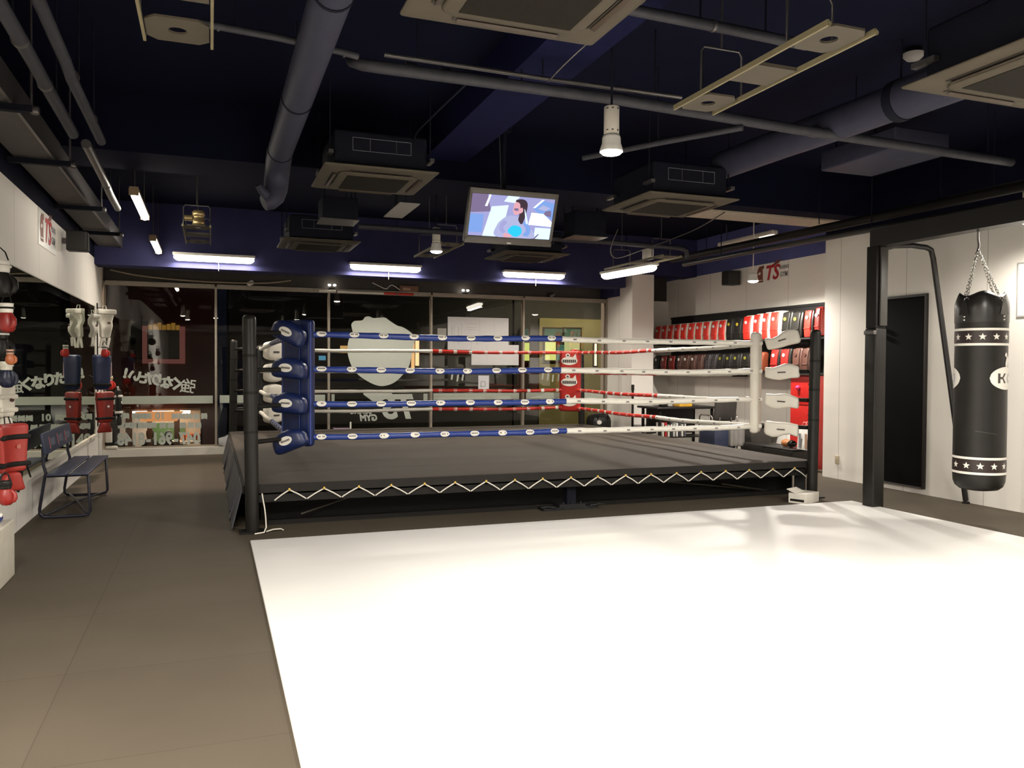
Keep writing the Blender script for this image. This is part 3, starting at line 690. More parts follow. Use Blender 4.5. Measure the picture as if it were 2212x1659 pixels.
pipe('short dark pipe over the walkway beside the side wall shelf', [(-.80,4.3,3.32),(-.78,5.3,3.24),(-.775,5.5,3.2),(-.78,6.94,3.2)], .034, PIPE, (.6,.85), collars=(.5,.8))
pipe('shiny pipe over the walkway pointing at the lit pendant tubes', [(-.90,7.06,3.2),(-.92,8.4,3.2),(-.94,9.0,3.2),(-.95,9.85,3.2)], .036, STEEL, (.2,.7), collars=(.55,))
pipe('long flat-lit pipe running across below the air conditioners over the ring', [(1.7,9.98,3.2),(3.0,10.0,3.2),(4.95,9.93,3.2),(6.3,10.05,3.2),(6.42,10.1,3.18),(6.46,10.12,3.08)], .035, PIPE, (.1,.3,.5,.7,.9))
pipe('slanting grey pipe under the thick pipe near the far air conditioner', [(3.05,6.45,3.32),(3.45,5.8,3.33),(3.83,5.25,3.34)], .024, PIPE, (.5,))
BP = BLACK
pipe('upper black pipe running along above the heavy bag beam', [(6.86,11.2,3.2),(6.98,8.6,3.2),(7.08,5.2,3.2),(7.1,2.0,3.2)], .052, BP, (.1,.35,.6))
pipe('lower black pipe running along above the heavy bag beam', [(6.70,10.6,3.05),(6.80,8.6,3.05),(7.3,5.3,3.10),(7.35,2.0,3.1)], .036, mat('black_pipe_sheen', (.03,.029,.028), .35), (.1,.4))
pipe('pale cable tray on the black pipe above the heavy bag beam', [(7.17,6.9,3.27),(7.19,5.8,3.275),(7.2,4.6,3.275)], .018, PLATE, (.2,.7))

# dark boxes and loose plates hung from the ceiling
def hung_box(name, label, a, b, m=DARKMETAL, cat='ceiling box'):
    t = thing(name, label, cat, ((a[0]+b[0])/2, (a[1]+b[1])/2, a[2]))
    c = Vector(((a[0]+b[0])/2, (a[1]+b[1])/2, (a[2]+b[2])/2))
    MB().rbox(c, (b[0]-a[0])/2, (b[1]-a[1])/2, (b[2]-a[2])/2, .012, extra=0).build('box_body', m, t)
    MB().box((a[0]-.015,a[1]-.015,a[2]-.012), (b[0]+.015,b[1]+.015,a[2]-.0005)).build('bottom_flange', STEEL, t)
    for x in (a[0]+.05, b[0]-.05): MB().tube([(x,c.y,b[2]), (x,c.y,ZC-.001)], .008, n=6).build('hanger_rod', DARKMETAL, t)
    return t
hung_box('junction_box', 'dark box hanging between two air conditioners beside the round duct elbow', (1.21,9.55,3.2), (1.62,9.95,3.45))
hung_box('junction_box', 'dark box hanging behind the television', (4.40,9.55,3.2), (4.86,9.9,3.52))
t = thing('hanging_plate', 'bare pale panel strip slung flat beside the television', 'panel', (2.08,9.1,3.3))
MB().box((1.97,8.90,3.30), (2.2,9.8,3.312)).build('plate', mat('grey_sheet', (.34,.32,.29), .6), t)
for y in (9.1,9.65): MB().tube([(2.08,y,3.312), (2.08,y,ZC-.001)], .005, n=6).build('hanger_rod', DARKMETAL, t)
t = thing('smoke_detector', 'small pale smoke detector on the dark ceiling past the light frame', 'smoke detector', (5.05,4.8,ZC-.09))
MB().lathe((5.05,4.8,ZC-.09), [(0,0),(.05,.004),(.075,.03),(.08,.05)], 20).build('sensor_head', mat('grey_plastic', (.30,.28,.27), .5), t)
MB().lathe((5.05,4.8,ZC-.04), [(.06,0),(.06,.039),(0,.039)], 20).build('base', DARKMETAL, t)
# strip lamp in the alcove
t = thing('ceiling_strip_lamp', 'dimly glowing white strip lamp hanging in the alcove in front of the blue wall band', 'ceiling light', (8.3,11.2,3.58))
MB().rbox((8.3,11.25,3.63), .055, .74, .035, .02).build('housing', IVORY, t)
MB().rbox((8.3,10.72,3.598), .035, .16, .012, .008).build('diffuser', em('dim_tube', (1.,.9,.72), 2.5), t)  # short diffuser with a weak glow
for y in (10.75,11.8): MB().tube([(8.3,y,3.66), (8.3,y,ZC-.001)], .008, n=6).build('rod', STEEL, t)
# shelf-like duct along the side wall with hangers
t = thing('wall_duct', 'long flat grey duct hung on brackets above the side mirror wall', 'duct', (-1.42,9.5,3.25))
MB().box((-1.56,2.0,3.25), (-1.26,14.1,3.42)).build('duct_body', mat('warm_grey_duct', (.095,.086,.082), .65, var=.06, spec=.2), t)
MB().box((-1.258,2.0,3.235), (-1.235,14.1,3.43)).build('edge_rail', STEEL, t)
for k, y in enumerate((4.3, 6.3, 7.9, 10.05, 11.9, 13.6)):
    b = MB().box((-1.60,y-.03,3.19), (-1.12,y+.03,3.234)).build('bracket', DARKMETAL, t)
    MB().rbox((-1.11,y,3.21), .03, .03, .03, .02, extra=0).build('end_cap', STEEL, b)
    MB().tube([(-1.13,y,3.23), (-1.13,y,3.55), (-1.13,y,ZC-.001)], .009, n=6).build('hanger_rod', STEEL, b)
# thin cables
def cable(label, pts, r=.006, m=STEEL):
    q = [Vector(p) for p in pts]; out = []
    for i in range(len(q)-1):
        p0, p1, p2, p3 = q[max(i-1,0)], q[i], q[i+1], q[min(i+2,len(q)-1)]
        for k in range(6):
            s = k/6; out.append(.5*((2*p1)+(p2-p0)*s+(2*p0-5*p1+4*p2-p3)*s*s+(3*p1-p0-3*p2+p3)*s**3))
    out.append(q[-1])
    return tag(MB().tube(out, r, n=6).build('ceiling_cable', m), label, 'cable')
cable('thin cable looping from the thick grey pipe toward the nearest air conditioner', [(2.16,5.14,3.44),(2.2,4.95,3.5),(2.3,4.7,3.6),(2.35,4.2,3.61),(2.2,3.9,3.5)], .006)
cable('thin cable dropping from the thick grey pipe beside the round duct air conditioner', [(1.62,5.25,3.40),(1.64,6.2,3.46),(1.68,7.0,3.50),(1.78,7.05,3.36)], .008, DARKMETAL)
cable('thin white cable hanging in a loop under the air conditioner beyond the cylinder lamp', [(5.0,9.5,3.30),(5.05,9.8,3.08),(5.25,10.0,3.00),(5.6,9.9,3.12),(5.8,9.0,3.25),(5.6,8.0,3.3)], .007)
# ================================================================== TELEVISION
bl, br, tl, tr = onY(1002,524,7.56), onY(1188,533,7.62), onY(1016,402,7.37), onY(1208,420,7.43)
c = (bl+br+tl+tr)/4; ux = ((br-bl)+(tr-tl)).normalized(); uy = ((tl-bl)+(tr-br)); uy = (uy-ux*uy.dot(ux)).normalized(); un = ux.cross(uy)   # un points at the viewer
hw = ((br-bl).length+(tr-tl).length)/4; hh = ((tl-bl).length+(tr-br).length)/4
R = Matrix((ux, uy, un)).transposed()
tv = thing('television', 'flat television on a ceiling pole over the ring, playing a video of a person', 'television', (c.x, c.y, c.z-hh))
MB().rbox(c-un*.03, hw, hh, .028, .012, R=R).build('casing', mat('tv_black', (.05,.047,.043), .4), tv)
bz = MB(); B = .012
for (cx, cy, a, b) in ((0,hh-.028,hw,.028),(0,-hh+.036,hw,.036),(-hw+.014,0,.014,hh-.03),(hw-.014,0,.014,hh-.03)): bz.rbox(c+R@Vector((cx,cy,.002)), a, b, .010, .006, R=R, extra=0)
bz.build('bezel', mat('tv_bezel', (.085,.073,.060), .35), tv)
x0, x1, y0, y1 = -hw+.03, hw-.03, -hh+.075, hh-.058
S = MB(); lay = [0]
def poly(pts, m, l):
    if l >= 3: pts = smooth(pts, 5)
    S.prism([(x0+(x1-x0)*u, y0+(y1-y0)*v) for u, v in pts], c+un*(.0015+.0004*l), ux, uy, .0003, m)
S.mats = [em('tv_lavender', (.34,.34,.62), .9), em('tv_white_blue', (.62,.80,1.), 1.05), em('tv_blue', (.20,.34,.72), .9), em('tv_violet', (.22,.17,.30), .8), em('tv_hair', (.07,.045,.06), .7), em('tv_face', (.70,.36,.42), .9), em('tv_jacket', (.40,.42,.66), .9), em('tv_cyan', (.03,.50,.80), 1.), em('tv_glow', (.80,.92,1.), 1.15)]
poly(rect(0,0,1,1), 0, 0)
poly([(0,.55),(0,1),(.18,1),(.24,.6)], 3, 1); poly(rect(0,.08,.16,.52), 2, 1); poly([(.17,0),(.24,.72),(.44,.78),(.42,.42),(.32,.2),(.36,0)], 1, 1)
poly([(.16,.72),(.20,1),(.22,1),(.19,.72)], 8, 2); poly([(.38,.86),(.42,1),(.56,1),(.52,.84)], 1, 2)
poly([(.75,.72),(.85,.95),(1,.9),(1,.5),(.84,.62)], 2, 1); poly([(.74,.76),(.84,.97),(.87,.97),(.77,.76)], 8, 2); poly([(.80,.74),(.90,.70),(.96,.78),(.86,.84)], 6, 2); poly([(.88,.60),(.98,.56),(.97,.72),(.90,.70)], 3, 2)
poly([(.71,.34),(.73,.64),(.88,.63),(1,.44),(1,.32)], 8, 2); poly(rect(.80,0,1,.28), 1, 2)
poly([(.34,0),(.33,.28),(.40,.46),(.47,.53),(.60,.50),(.66,.30),(.76,.22),(.78,0)], 6, 3)
poly([(.50,.08),(.47,.18),(.53,.30),(.62,.26),(.64,.12),(.58,.02)], 7, 4)
poly([(.52,.88),(.56,.94),(.63,.93),(.67,.82),(.66,.55),(.63,.34),(.58,.44),(.58,.60)], 4, 4)
poly([(.64,.40),(.70,.36),(.75,.20),(.72,.05),(.66,.08),(.69,.20)], 2, 4); poly([(.40,.40),(.36,.24),(.40,.10),(.44,.14),(.41,.24),(.45,.36)], 0, 4); poly([(.56,.58),(.62,.64),(.61,.74),(.575,.70)], 5, 5)
poly([(.515,.86),(.50,.72),(.505,.62),(.53,.56),(.57,.58),(.585,.70),(.57,.84)], 5, 5); poly([(.52,.72),(.515,.67),(.56,.66),(.565,.71)], 3, 6); poly([(.42,.04),(.44,.10),(.52,.06),(.50,0),(.44,0)], 5, 5)
poly([(.80,.01),(.84,.11),(.86,.12),(.82,.01)], 3, 3); poly([(.64,.72),(.70,.40),(.68,.36),(.655,.55)], 1, 5)
o = S.build('screen', S.mats, tv)
MB().prism(rect(-.022,-.006,.022,.006), c-uy*(hh-.018)+un*.0125, ux, uy, .002).build('maker_badge', PRINT, tv)
MB().obox(c-un*.085, .12, .10, .026, R).build('mount_plate', DARKMETAL, tv)
p = Vector((2.72,7.55,ZC)); q = c-un*.10+uy*.05
MB().tube([(q.x,q.y,q.z), (q.x,q.y+.12,q.z+.10), (q.x,q.y+.14,q.z+.2), (q.x,q.y+.14,ZC-.002)], .022, n=12).tube([(q.x,q.y+.14,ZC-.10), (q.x,q.y+.14,ZC-.002)], .07).build('ceiling_pole', DARKMETAL, tv)
MB().tube([(q.x-.05,q.y+.14,ZC-.01), (q.x-.055,q.y+.13,ZC-.16), (q.x-.04,q.y+.13,ZC-.5), (q.x-.03,q.y+.13,q.z+.15)], .006, n=6).build('cable', STEEL, tv)
# ================================================================== HEAVY BAG AND ITS FRAME
t = thing('heavy_bag_stand', 'black steel post and beam frame carrying the heavy bag, with a slanting brace', 'bag frame', (6.68, 6.78, 0))
MB().rbox((6.68,6.79,.965), .078, .078, .964, .018, extra=0).build('padded_post', BLACKVINYL, t)
MB().box((6.612,6.722,1.93), (6.748,6.858,2.80)).build('post', BLACK, t)
p = MB().rbox((6.70,6.708,2.37), .05, .012, .42, .011, extra=0).build('post_pad', mat('grey_black_pad', (.045,.042,.038), .5), t)
MB().rbox((6.596,6.78,1.88), .022, .07, .022, .006, extra=0).build('clamp', STEEL, t)
MB().box((6.66,2.0,2.80), (6.82,6.87,2.985)).build('beam', mat('black_steel_beam', (.016,.015,.014), .4, metal=.2), t)
b1, b2 = onX(2012,540,7.52), onX(2086,1088,7.90); b2.z = .03
br = [(6.76,6.80,2.78),(6.95,6.83,2.83),(7.25,6.88,2.86),(b1.x-.10,b1.y-.02,b1.z+.02),(b1.x-.01,b1.y-.004,b1.z),(b1.x+.025,b1.y-.005,b1.z-.10)]
br += [Vector(br[-1]).lerp(b2, f) for f in (.33,.66,1.)]
MB().tube(br, .030, n=12).build('brace', mat('black_brace_tube', (.014,.013,.013), .35), t)
MB().lathe((b2.x,b2.y,.001), [(0,0),(.042,0),(.042,.012),(.03,.02),(0,.02)], 16).build('brace_foot', BLACK, t)
BC = Vector((6.78, 5.60, 0)); BR = .222
t = thing('heavy_bag', 'long black heavy bag with white star bands hanging on chains', 'punching bag', (BC.x, BC.y, .36))
pr = [(0,.36),(.10,.362),(.165,.375),(.20,.405),(.217,.45),(.222,.52),(.222,1.0),(.219,1.5),(.222,1.95),(.222,2.07),(.20,2.085),(0,2.085)]
MB().lathe(BC, pr, 40).build('bag_body', BLACKVINYL, t)
cl = MB()
n = 40; vs = []; fs = []
for i, (r, z) in enumerate(((.226,1.93),(.227,2.06),(.222,2.10),(.20,2.17),(.185,2.20),(.175,2.16),(.18,2.09))):
    for j in range(n):
        a = 2*PI*j/n; w = .02*math.cos(4*a) if i in (2,3,4,5) else 0; vs.append((BC.x+r*math.cos(a), BC.y+r*math.sin(a), z-w))
for i in range(6):
    for j in range(n): fs.append((i*n+j, i*n+(j+1) % n, (i+1)*n+(j+1) % n, (i+1)*n+j))
cl.add(vs, fs, 0, True); cl.build('collar', mat('black_leather', (.016,.015,.013), .32, var=.1, bump=.05), t)
TH0 = math.atan2(-BC.y, -BC.x)
def oncyl(a, z, r): return (BC.x+r*math.cos(a), BC.y+r*math.sin(a), z)
def wrap(poly, a0, z0, r, mb, m=0):
    # flat outline wrapped round the bag (metres along the arc), cut into upright slices
    xs = [p[0] for p in poly]; lo, hi = min(xs), max(xs); n = max(2, int((hi-lo)/.012)); k = len(poly); cols = []
    for i in range(n+1):
        x = lo+(hi-lo)*min(max(i/n, 1e-4), 1-1e-4); ys = []
        for j in range(k):
            (xa, ya), (xb, yb) = poly[j], poly[(j+1) % k]
            if (xa-x)*(xb-x) <= 0 and xa != xb: ys.append(ya+(yb-ya)*(x-xa)/(xb-xa))
        if ys: cols.append((x, min(ys), max(ys)))
    vs = []
    for x, y0, y1 in cols: vs += [oncyl(a0+x/BR, z0+y0, r), oncyl(a0+x/BR, z0+y1, r)]
    mb.add(vs, [(2*i, 2*i+2, 2*i+3, 2*i+1) for i in range(len(cols)-1)], m)
def fan(poly, a0, z0, r, mb, m=0):
    k = len(poly); mb.add([oncyl(a0, z0, r)]+[oncyl(a0+x/BR, z0+y, r) for x, y in poly], [(0, i+1, (i+1) % k+1) for i in range(k)], m)
def hoop(z0, z1, r, name, m):
    b = MB(); b.lathe(BC, [(r,z0),(r,z1)], 40); return b.build(name, m, t)
BANDC = mat('brown_black_band', (.022,.012,.010), .4)
for zb in (1.735, .545):
    bd = hoop(zb, zb+.125, .2232, 'star_band', BANDC)
    for zz in (zb-.020, zb+.119): hoop(zz, zz+.022, .2245, 'white_stripe', PRINT)
    for k in range(12):
        st = MB(); pts = []
        for j in range(10):
            a = PI/2+PI*j/5; rr = .034 if j % 2 == 0 else .0145; pts.append((rr*math.cos(a), rr*math.sin(a)))
        fan(pts, TH0+math.radians(3+30*k), zb+.0605, .2247, st); st.build('star', PRINT, bd)
for dg in (64, -92, 176):
    a0 = TH0+math.radians(dg); m = MB()
    wrap(ellipse(0,0,.175,.105,30), a0, 1.415, .2240, m, 0)
    wrap(ellipse(.02,.15,.028,.06,14,-.3), a0, 1.415, .2238, m, 0); wrap(ellipse(.0,.215,.022,.022,12), a0, 1.415, .2238, m, 0)
    for (x0,y0,x1,y1) in ((-.10,-.045,-.075,.045),(-.075,-.008,-.045,.012)): wrap(rect(x0,y0,x1,y1), a0, 1.415, .2252, m, 1)
    wrap([(-.055,.005),(-.03,.045),(-.005,.045),(-.04,0)], a0, 1.415, .2252, m, 1); wrap([(-.055,.0),(-.04,.005),(-.005,-.045),(-.03,-.045)], a0, 1.415, .2252, m, 1)
    wrap(ellipse(.055,0,.042,.046,18), a0, 1.415, .2252, m, 2); wrap(ellipse(.055,0,.020,.026,14), a0, 1.415, .2260, m, 0)
    m.build('oval_logo', [PRINT, DARKPRINT, mat('grey_print', (.42,.43,.45), .5)], t)
wrap_m = MB(); wrap([(-.09,.012),(.09,-.014),(.09,-.018),(-.09,.006)], TH0+.25, .92, .2238, wrap_m); wrap_m.build('scuff', mat('scuff', (.07,.066,.06), .5), t)
HK = Vector((6.74, 5.62, 2.62))
for k in range(4):
    a = TH0+math.radians(-38+90*k); p0 = Vector(oncyl(a, 2.12, .20)); ch = MB(); L = (HK-p0).length; nl = int(L/.030); u = (HK-p0)/L
    sd = u.cross(Vector((.3,.9,.1))).normalized(); sd2 = u.cross(sd)
    for i in range(nl):
        c = p0+u*(L*(i+.5)/nl); s = sd if i % 2 else sd2
        ring_pts = [c+u*(.021*math.cos(q))+s*(.0105*math.sin(q)) for q in [2*PI*j/8 for j in range(9)]]
        ch.tube(ring_pts, .0036, n=5, cap=False)
    ch.build('chain', CHROME, t)
    tr_ = MB(); v = Vector((math.cos(a), math.sin(a), 0)); sdv = Vector((-v.y, v.x, 0)); o = Vector(oncyl(a, 2.0, .2285))
    tr_.prism([(-.02,.13),(.02,.13),(.052,.0),(-.052,.0)], o, sdv, Vector((0,0,1)), .003)
    tr_.build('strap_tab', mat('worn_strap', (.10,.095,.085), .4) if k % 2 else BLACKVINYL, t)
    for zz in (1.985, 1.955): MB().lathe(Vector(oncyl(a, zz, .228)), [(0,.005),(.009,.004),(.011,0)], 10, R=frame(sdv, (0,0,1))).build('rivet', CHROME, t)
    MB().tube([Vector(oncyl(a, 2.14, .198))+sdv*(.024*math.cos(q))+Vector((0,0,.024*math.sin(q))) for q in [2*PI*j/12 for j in range(13)]], .0045, n=6, cap=False).build('d_ring', CHROME, t)
MB().tube([HK+Vector((0,0,-.02)), HK+Vector((.012,0,.04)), HK+Vector((0,0,.10)), HK+Vector((0,0,.179))], .010, n=8).build('hook', STEEL, t)
# ================================================================== BENCH
t = thing('bench', 'blue-grey metal bench with two seat planks and a backrest by the mirror wall', 'bench', (-1.29, 9.6, 0))
for x in (-1.385, -1.195): MB().rbox((x,9.58,.432), .085, .83, .010, .008, extra=1).build('seat_plank', BENCHBLUE, t)
Rk = Matrix.Rotation(math.radians(-10), 3, 'Y')
bk = MB().rbox((-1.50,9.58,.725), .012, .80, .105, .009, R=Rk, extra=1).build('backrest', mat('backrest_blue', (.030,.040,.085), .42), t)
for k, y in enumerate((9.05,9.5,9.95)):
    o = Vector((-1.4868,y,.72)); ux, uz = Vector((0,1,0)), Rk@Vector((0,0,1))
    MB().prism([(-.02,-.055),(.0,-.07),(.012,.055),(-.008,.06)], o, ux, uz, .003).build('red_print', mat('faded_red_print', (.50,.14,.14), .5), bk)
    MB().prism(rect(.05,-.035,.28,.035), o, ux, uz, .002).build('grey_print_panel', mat('grey_blue_print', (.11,.12,.17), .5), bk)
LEGM = mat('dark_blue_tube', (.018,.018,.032), .35)
for y in (8.86, 10.28):
    MB().tube([(-1.515,y,.70),(-1.51,y,.52),(-1.49,y,.44),(-1.50,y,.40),(-1.545,y,.10),(-1.545,y,.05),(-1.515,y,.020),(-1.46,y,.016),(-1.19,y,.016),(-1.13,y,.022),(-1.11,y,.06),(-1.125,y,.40),(-1.15,y,.415),(-1.48,y,.412)], .0145, n=10).build('leg_loop', LEGM, t)
MB().tube([(-1.50,8.86,.035),(-1.33,9.57,.05),(-1.14,10.28,.035)], .012, n=8).build('cross_brace', LEGM, t)
MB().tube([(-1.14,8.86,.035),(-1.33,9.57,.065),(-1.50,10.28,.035)], .012, n=8).build('cross_brace', LEGM, t)
# ================================================================== LOW WHITE CABINET
t = thing('low_cabinet', 'low white cabinet end against the mirror wall, closest to the camera', 'cabinet', (-1.46, 5.6, 0))
MB().rbox((-1.46,5.55,.20), .157, 1.03, .20, .012, extra=0).build('body', mat('cabinet_white', (.66,.62,.52), .5), t)
MB().box((-1.298,4.6,.03), (-1.292,5.54,.37)).build('door', mat('cabinet_white2', (.64,.60,.51), .5), t)
t = thing('sandal', 'blue sandal with a white stripe lying on the low white cabinet', 'sandal', (-1.40,6.45,.40))
MB().rbox((-1.40,6.44,.42), .045, .12, .0195, .018, warp=lambda q: Vector((q.x*(1-.25*(q.y/.12)), q.y, q.z))).build('sole', mat('blue_sandal', (.010,.025,.22), .5), t)
MB().rbox((-1.40,6.47,.446), .046, .03, .014, .012, R=rotz(.2)).build('strap', PRINT, t)
# ================================================================== GEAR BUILDERS
def glove(name, label, cat, base, mats, R=None, sc=1., group=None):
    # hanging boxing glove, cuff up; mats = body, cuff, accent
    t = thing(name, label, cat, base, group); R = R or Matrix.Identity(3); b = Vector(base); n = 14
    def ringp(z, rx, ry, ox=0, oy=0): return [b+R@(Vector((ox+rx*math.cos(2*PI*j/n), oy+ry*math.sin(2*PI*j/n), z))*sc) for j in range(n)]
    MB().loft([ringp(.0,.01,.01,.01), ringp(.006,.045,.040,.01), ringp(.03,.068,.058,.008), ringp(.07,.078,.066), ringp(.12,.074,.062), ringp(.165,.058,.05), ringp(.185,.052,.045)]).build('glove_body', mats[0], t)
    MB().loft([ringp(.180,.054,.047), ringp(.19,.058,.050), ringp(.25,.060,.052), ringp(.268,.062,.053), ringp(.268,.050,.042), ringp(.20,.048,.040)]).build('cuff', mats[1], t)
    MB().tube([b+R@(Vector(p)*sc) for p in ((.055,-.01,.16),(.082,-.02,.12),(.085,-.025,.075),(.07,-.03,.045),(.055,-.03,.035))], [r*sc for r in (.016,.024,.026,.022,.012)], n=10).build('thumb', mats[0], t)
    MB().tube([b+R@(Vector((.0612*math.cos(a), .0532*math.sin(a), .225))*sc) for a in [2*PI*j/14 for j in range(15)]], .010*sc, n=6, cap=False).build('strap', mats[2], t)
    MB().tube([b+R@(Vector(p)*sc) for p in ((-.05,0,.265),(-.03,.01,.33),(0,.012,.36),(.03,.01,.33),(.05,0,.265))], .005, n=6).build('hanging_loop', BLACK, t)
    return t
def shin_guard(name, label, cat, base, mats, R=None, w=.09, h=.42, group=None, foot=True, plain=False):
    # plain: wide-topped pad tapering to loose straps; otherwise shin and foot pads with two bands
    t = thing(name, label, cat, base, group); R = R or Matrix.Identity(3); b = Vector(base); f = (.26*h if plain else .14) if foot else 0
    k = .42 if plain else .18
    cv = lambda q: Vector((q.x*(1+k*q.z/(h/2)), q.y-q.x*q.x*3.2+(.02*math.sin(q.z*30) if plain else 0), q.z))
    MB().rbox(b+R@Vector((0,0,f+(h-f)/2)), w, .035, (h-f)/2, .03, R=R, warp=cv, extra=4).build('shin_pad', mats[0], t)
    if plain:
        MB().rbox(b+R@Vector((0,-.03,f+(h-f)*.90)), w*1.34, .022, (h-f)*.09, .02, R=R, warp=lambda q: Vector((q.x, q.y-q.x*q.x*3.2, q.z)), extra=3).build('rolled_top', mats[1], t)
        for x, tl in ((-.55,.2), (-.05,-.12), (.5,.25)):
            MB().rbox(b+R@Vector((w*x,-.01,f*.52)), w*.20, .008, f*.54, .007, R=R@Matrix.Rotation(tl*.8, 3, 'Y')).build('loose_strap', mats[1], t)
    else:
        if foot: MB().rbox(b+R@Vector((0,-.012,f*.5)), w*.72, .028, f*.52, .024, R=R, warp=lambda q: Vector((q.x*(1-.3*q.z/.07), q.y-q.x*q.x*4, q.z))).build('foot_pad', mats[0], t)
        for z in (f+.06, h-.10):
            MB().rbox(b+R@Vector((0,-.003,z)), w*1.03, .042, .019, .012, R=R, warp=lambda q: Vector((q.x*1.02, q.y-q.x*q.x*3.2, q.z)), extra=3).build('strap', mats[1], t)
    MB().tube([b+R@Vector((-.03,-.01,h-.02)), b+R@Vector((-.02,.005,h+.05)), b+R@Vector((.02,.005,h+.05)), b+R@Vector((.03,-.01,h-.02))], .005, n=6).build('hanging_loop', mats[1], t)
    MB().prism(ellipse(0,0,.022,.016,14), b+R@Vector((w*.45,-.040-w*w*.6,f+(h-f)*.52)), R@Vector((1,0,0)), R@Vector((0,0,1)), .003).build('logo_patch', mats[2], t)
    return t
NAVYV = mat('navy_vinyl', (.010,.014,.040), .35, var=.1)
BLUEV = mat('blue_vinyl', (.008,.022,.085), .36, var=.1, bump=.04)
ORANGEV = mat('orange_brown_vinyl', (.36,.10,.03), .4)
# stack hanging at the mirror wall, closest to the camera; x is the distance from the wall
GX = -1.40
def gp(px, py, X=GX): return onX(px, py, X)
Rl = rotz(PI/2+.35)   # faces the room
hook = thing('hook_rail', 'black hook rail holding training gear on the mirror wall at the frame edge', 'hook rail', (-1.59, 6.86, 1.0))
MB().box((-1.612,6.83,1.0), (-1.60,6.89,2.72)).build('rail', BLACK, hook)
for z in (2.67,2.30,2.02,1.80,1.45,1.28): MB().tube([(-1.60,6.86,z),(-1.55,6.86,z),(-1.535,6.86,z+.03)], .008, n=6).build('hook', STEEL, hook)
def gl(px, y0, y1, lab, mats, rot, dx=0.):
    a, b_ = gp(px, y1, GX+dx), gp(px, y0, GX+dx); s = (b_.z-a.z)/.29
    return glove('boxing_glove', lab, 'boxing glove', a, mats, rotz(rot), s, 'gear hung on the mirror wall')
gl(2, 556, 642, 'black boxing glove with white stripes, topmost on the hook rail', (BLACKVINYL, PRINT, PRINT), .3)
gl(14, 650, 718, 'red boxing glove hanging second from the top of the hook rail', (WINE, PRINT, BLACK), -.4, .12)
gl(2, 706, 776, 'black boxing glove just below the red glove on the hook rail', (BLACKVINYL, BLACKVINYL, PRINT), .5, -.03)
gl(22, 752, 788, 'small orange-brown glove in the middle of the hook rail', (ORANGEV, mat('pink_beige_vinyl',(.42,.24,.17),.5), BLACK), .2, .14)
gl(14, 776, 838, 'navy boxing glove with a cream cuff on the hook rail', (NAVYV, WHITEV, WHITEV), .9, .02)
p = gp(8, 942, -1.48); shin_guard('shin_guard', 'white shin guard hanging above the red shin guard at the frame edge', 'shin guard', p, (WHITEV, WHITEV, BROWNV), rotz(PI/2-.5), w=.078, h=.40, group='gear hung on the mirror wall')
p = gp(16, 1062); shin_guard('shin_guard', 'red shin guard with wide black straps at the frame edge', 'shin guard', p, (mat('red_guard', (.33,.030,.022), .38, bump=.04), BLACK, mat('pink_print',(.5,.16,.12),.5)), rotz(PI/2-.5), w=.125, h=.50, group='gear hung on the mirror wall')
gl(12, 1034, 1092, 'small dark red glove hanging lowest on the hook rail', (WINE, BLACKVINYL, BLACK), .4, .16)
t = thing('net_bag', 'black strap bundle dangling beside the red shin guard', 'strap bundle', gp(48, 1062)); c = gp(46, 1000)
MB().tube([gp(52,968),gp(47,1000),gp(42,1030),gp(39,1062)], [.008,.035,.045,.02], n=8, flat=.5).build('hanging_webbing', BLACK, t)
MB().tube([gp(48,960),gp(58,1005),gp(66,1030)], .007, n=6).build('strap', BLACK, t)
# column of gear in the corner between mirror and windows
CX = -1.44
def cp(px, py): return onX(px, py, CX)
Rc = rotz(.55)
rail = thing('hook_rail', 'black hook rail in the corner between the mirror and the windows', 'hook rail', (-1.60, 13.75, .5))
MB().box((-1.618,13.72,.55), (-1.606,13.78,2.42)).build('rail', BLACK, rail)
for z in (2.35,1.75,1.3,1.05): MB().tube([(-1.606,13.75,z),(-1.52,13.75,z),(-1.49,13.75,z+.03)], .007, n=6).build('hook', STEEL, rail)
GC = 'gear hung in the window corner'
a = cp(226, 752); shin_guard('shin_guard', 'cream shin guard at the top of the corner beside the mirror edge', 'shin guard', a, (WHITEV, PADWHITE, BROWNV), Rc, w=.098, h=cp(226,668).z-a.z, group=GC, plain=True)
a = cp(209, 748); shin_guard('shin_guard', 'narrow cream shin guard touching the mirror edge', 'shin guard', (a.x-.05, a.y+.02, a.z), (WHITEV, PADWHITE, BROWNV), rotz(1.1), w=.06, h=cp(209,678).z-a.z, group=GC, plain=True)
a = onX(226, 772, CX+.07); glove('boxing_glove', 'bright red glove hanging under the cream shin guards', 'boxing glove', a, (REDV, PRINT, BLACK), Rc, (cp(226,748).z-a.z)/.27, GC)
a = cp(218, 842); tt = thing('body_protector', 'dark blue body protector hanging in the corner beside the mirror', 'body protector', a, GC)
hz = (cp(218,766).z-a.z)/2
MB().rbox(a+Vector((0,0,hz)), .115, .055, hz, .05, R=Rc, warp=lambda q: Vector((q.x*(1+.12*q.z/hz), q.y-q.x*q.x*2.5, q.z)), extra=4).build('padding', BLUEV, tt)
MB().rbox(a+Rc@Vector((.115,-.04,hz*1.15)), .016, .012, hz*.42, .010, R=Rc).build('side_strap', mat('pink_white_strap', (.70,.50,.46), .5), tt)
MB().rbox(a+Rc@Vector((.0,-.045,hz*.28)), .118, .028, .022, .012, R=Rc).build('waist_strap', BLACK, tt)
a = cp(231, 842); glove('boxing_glove', 'small red and white glove beside the dark blue body protector', 'boxing glove', (a.x+.04, a.y-.05, a.z), (REDV, PRINT, YELLOWV), Rc, (cp(231,812).z-a.z)/.27, GC)
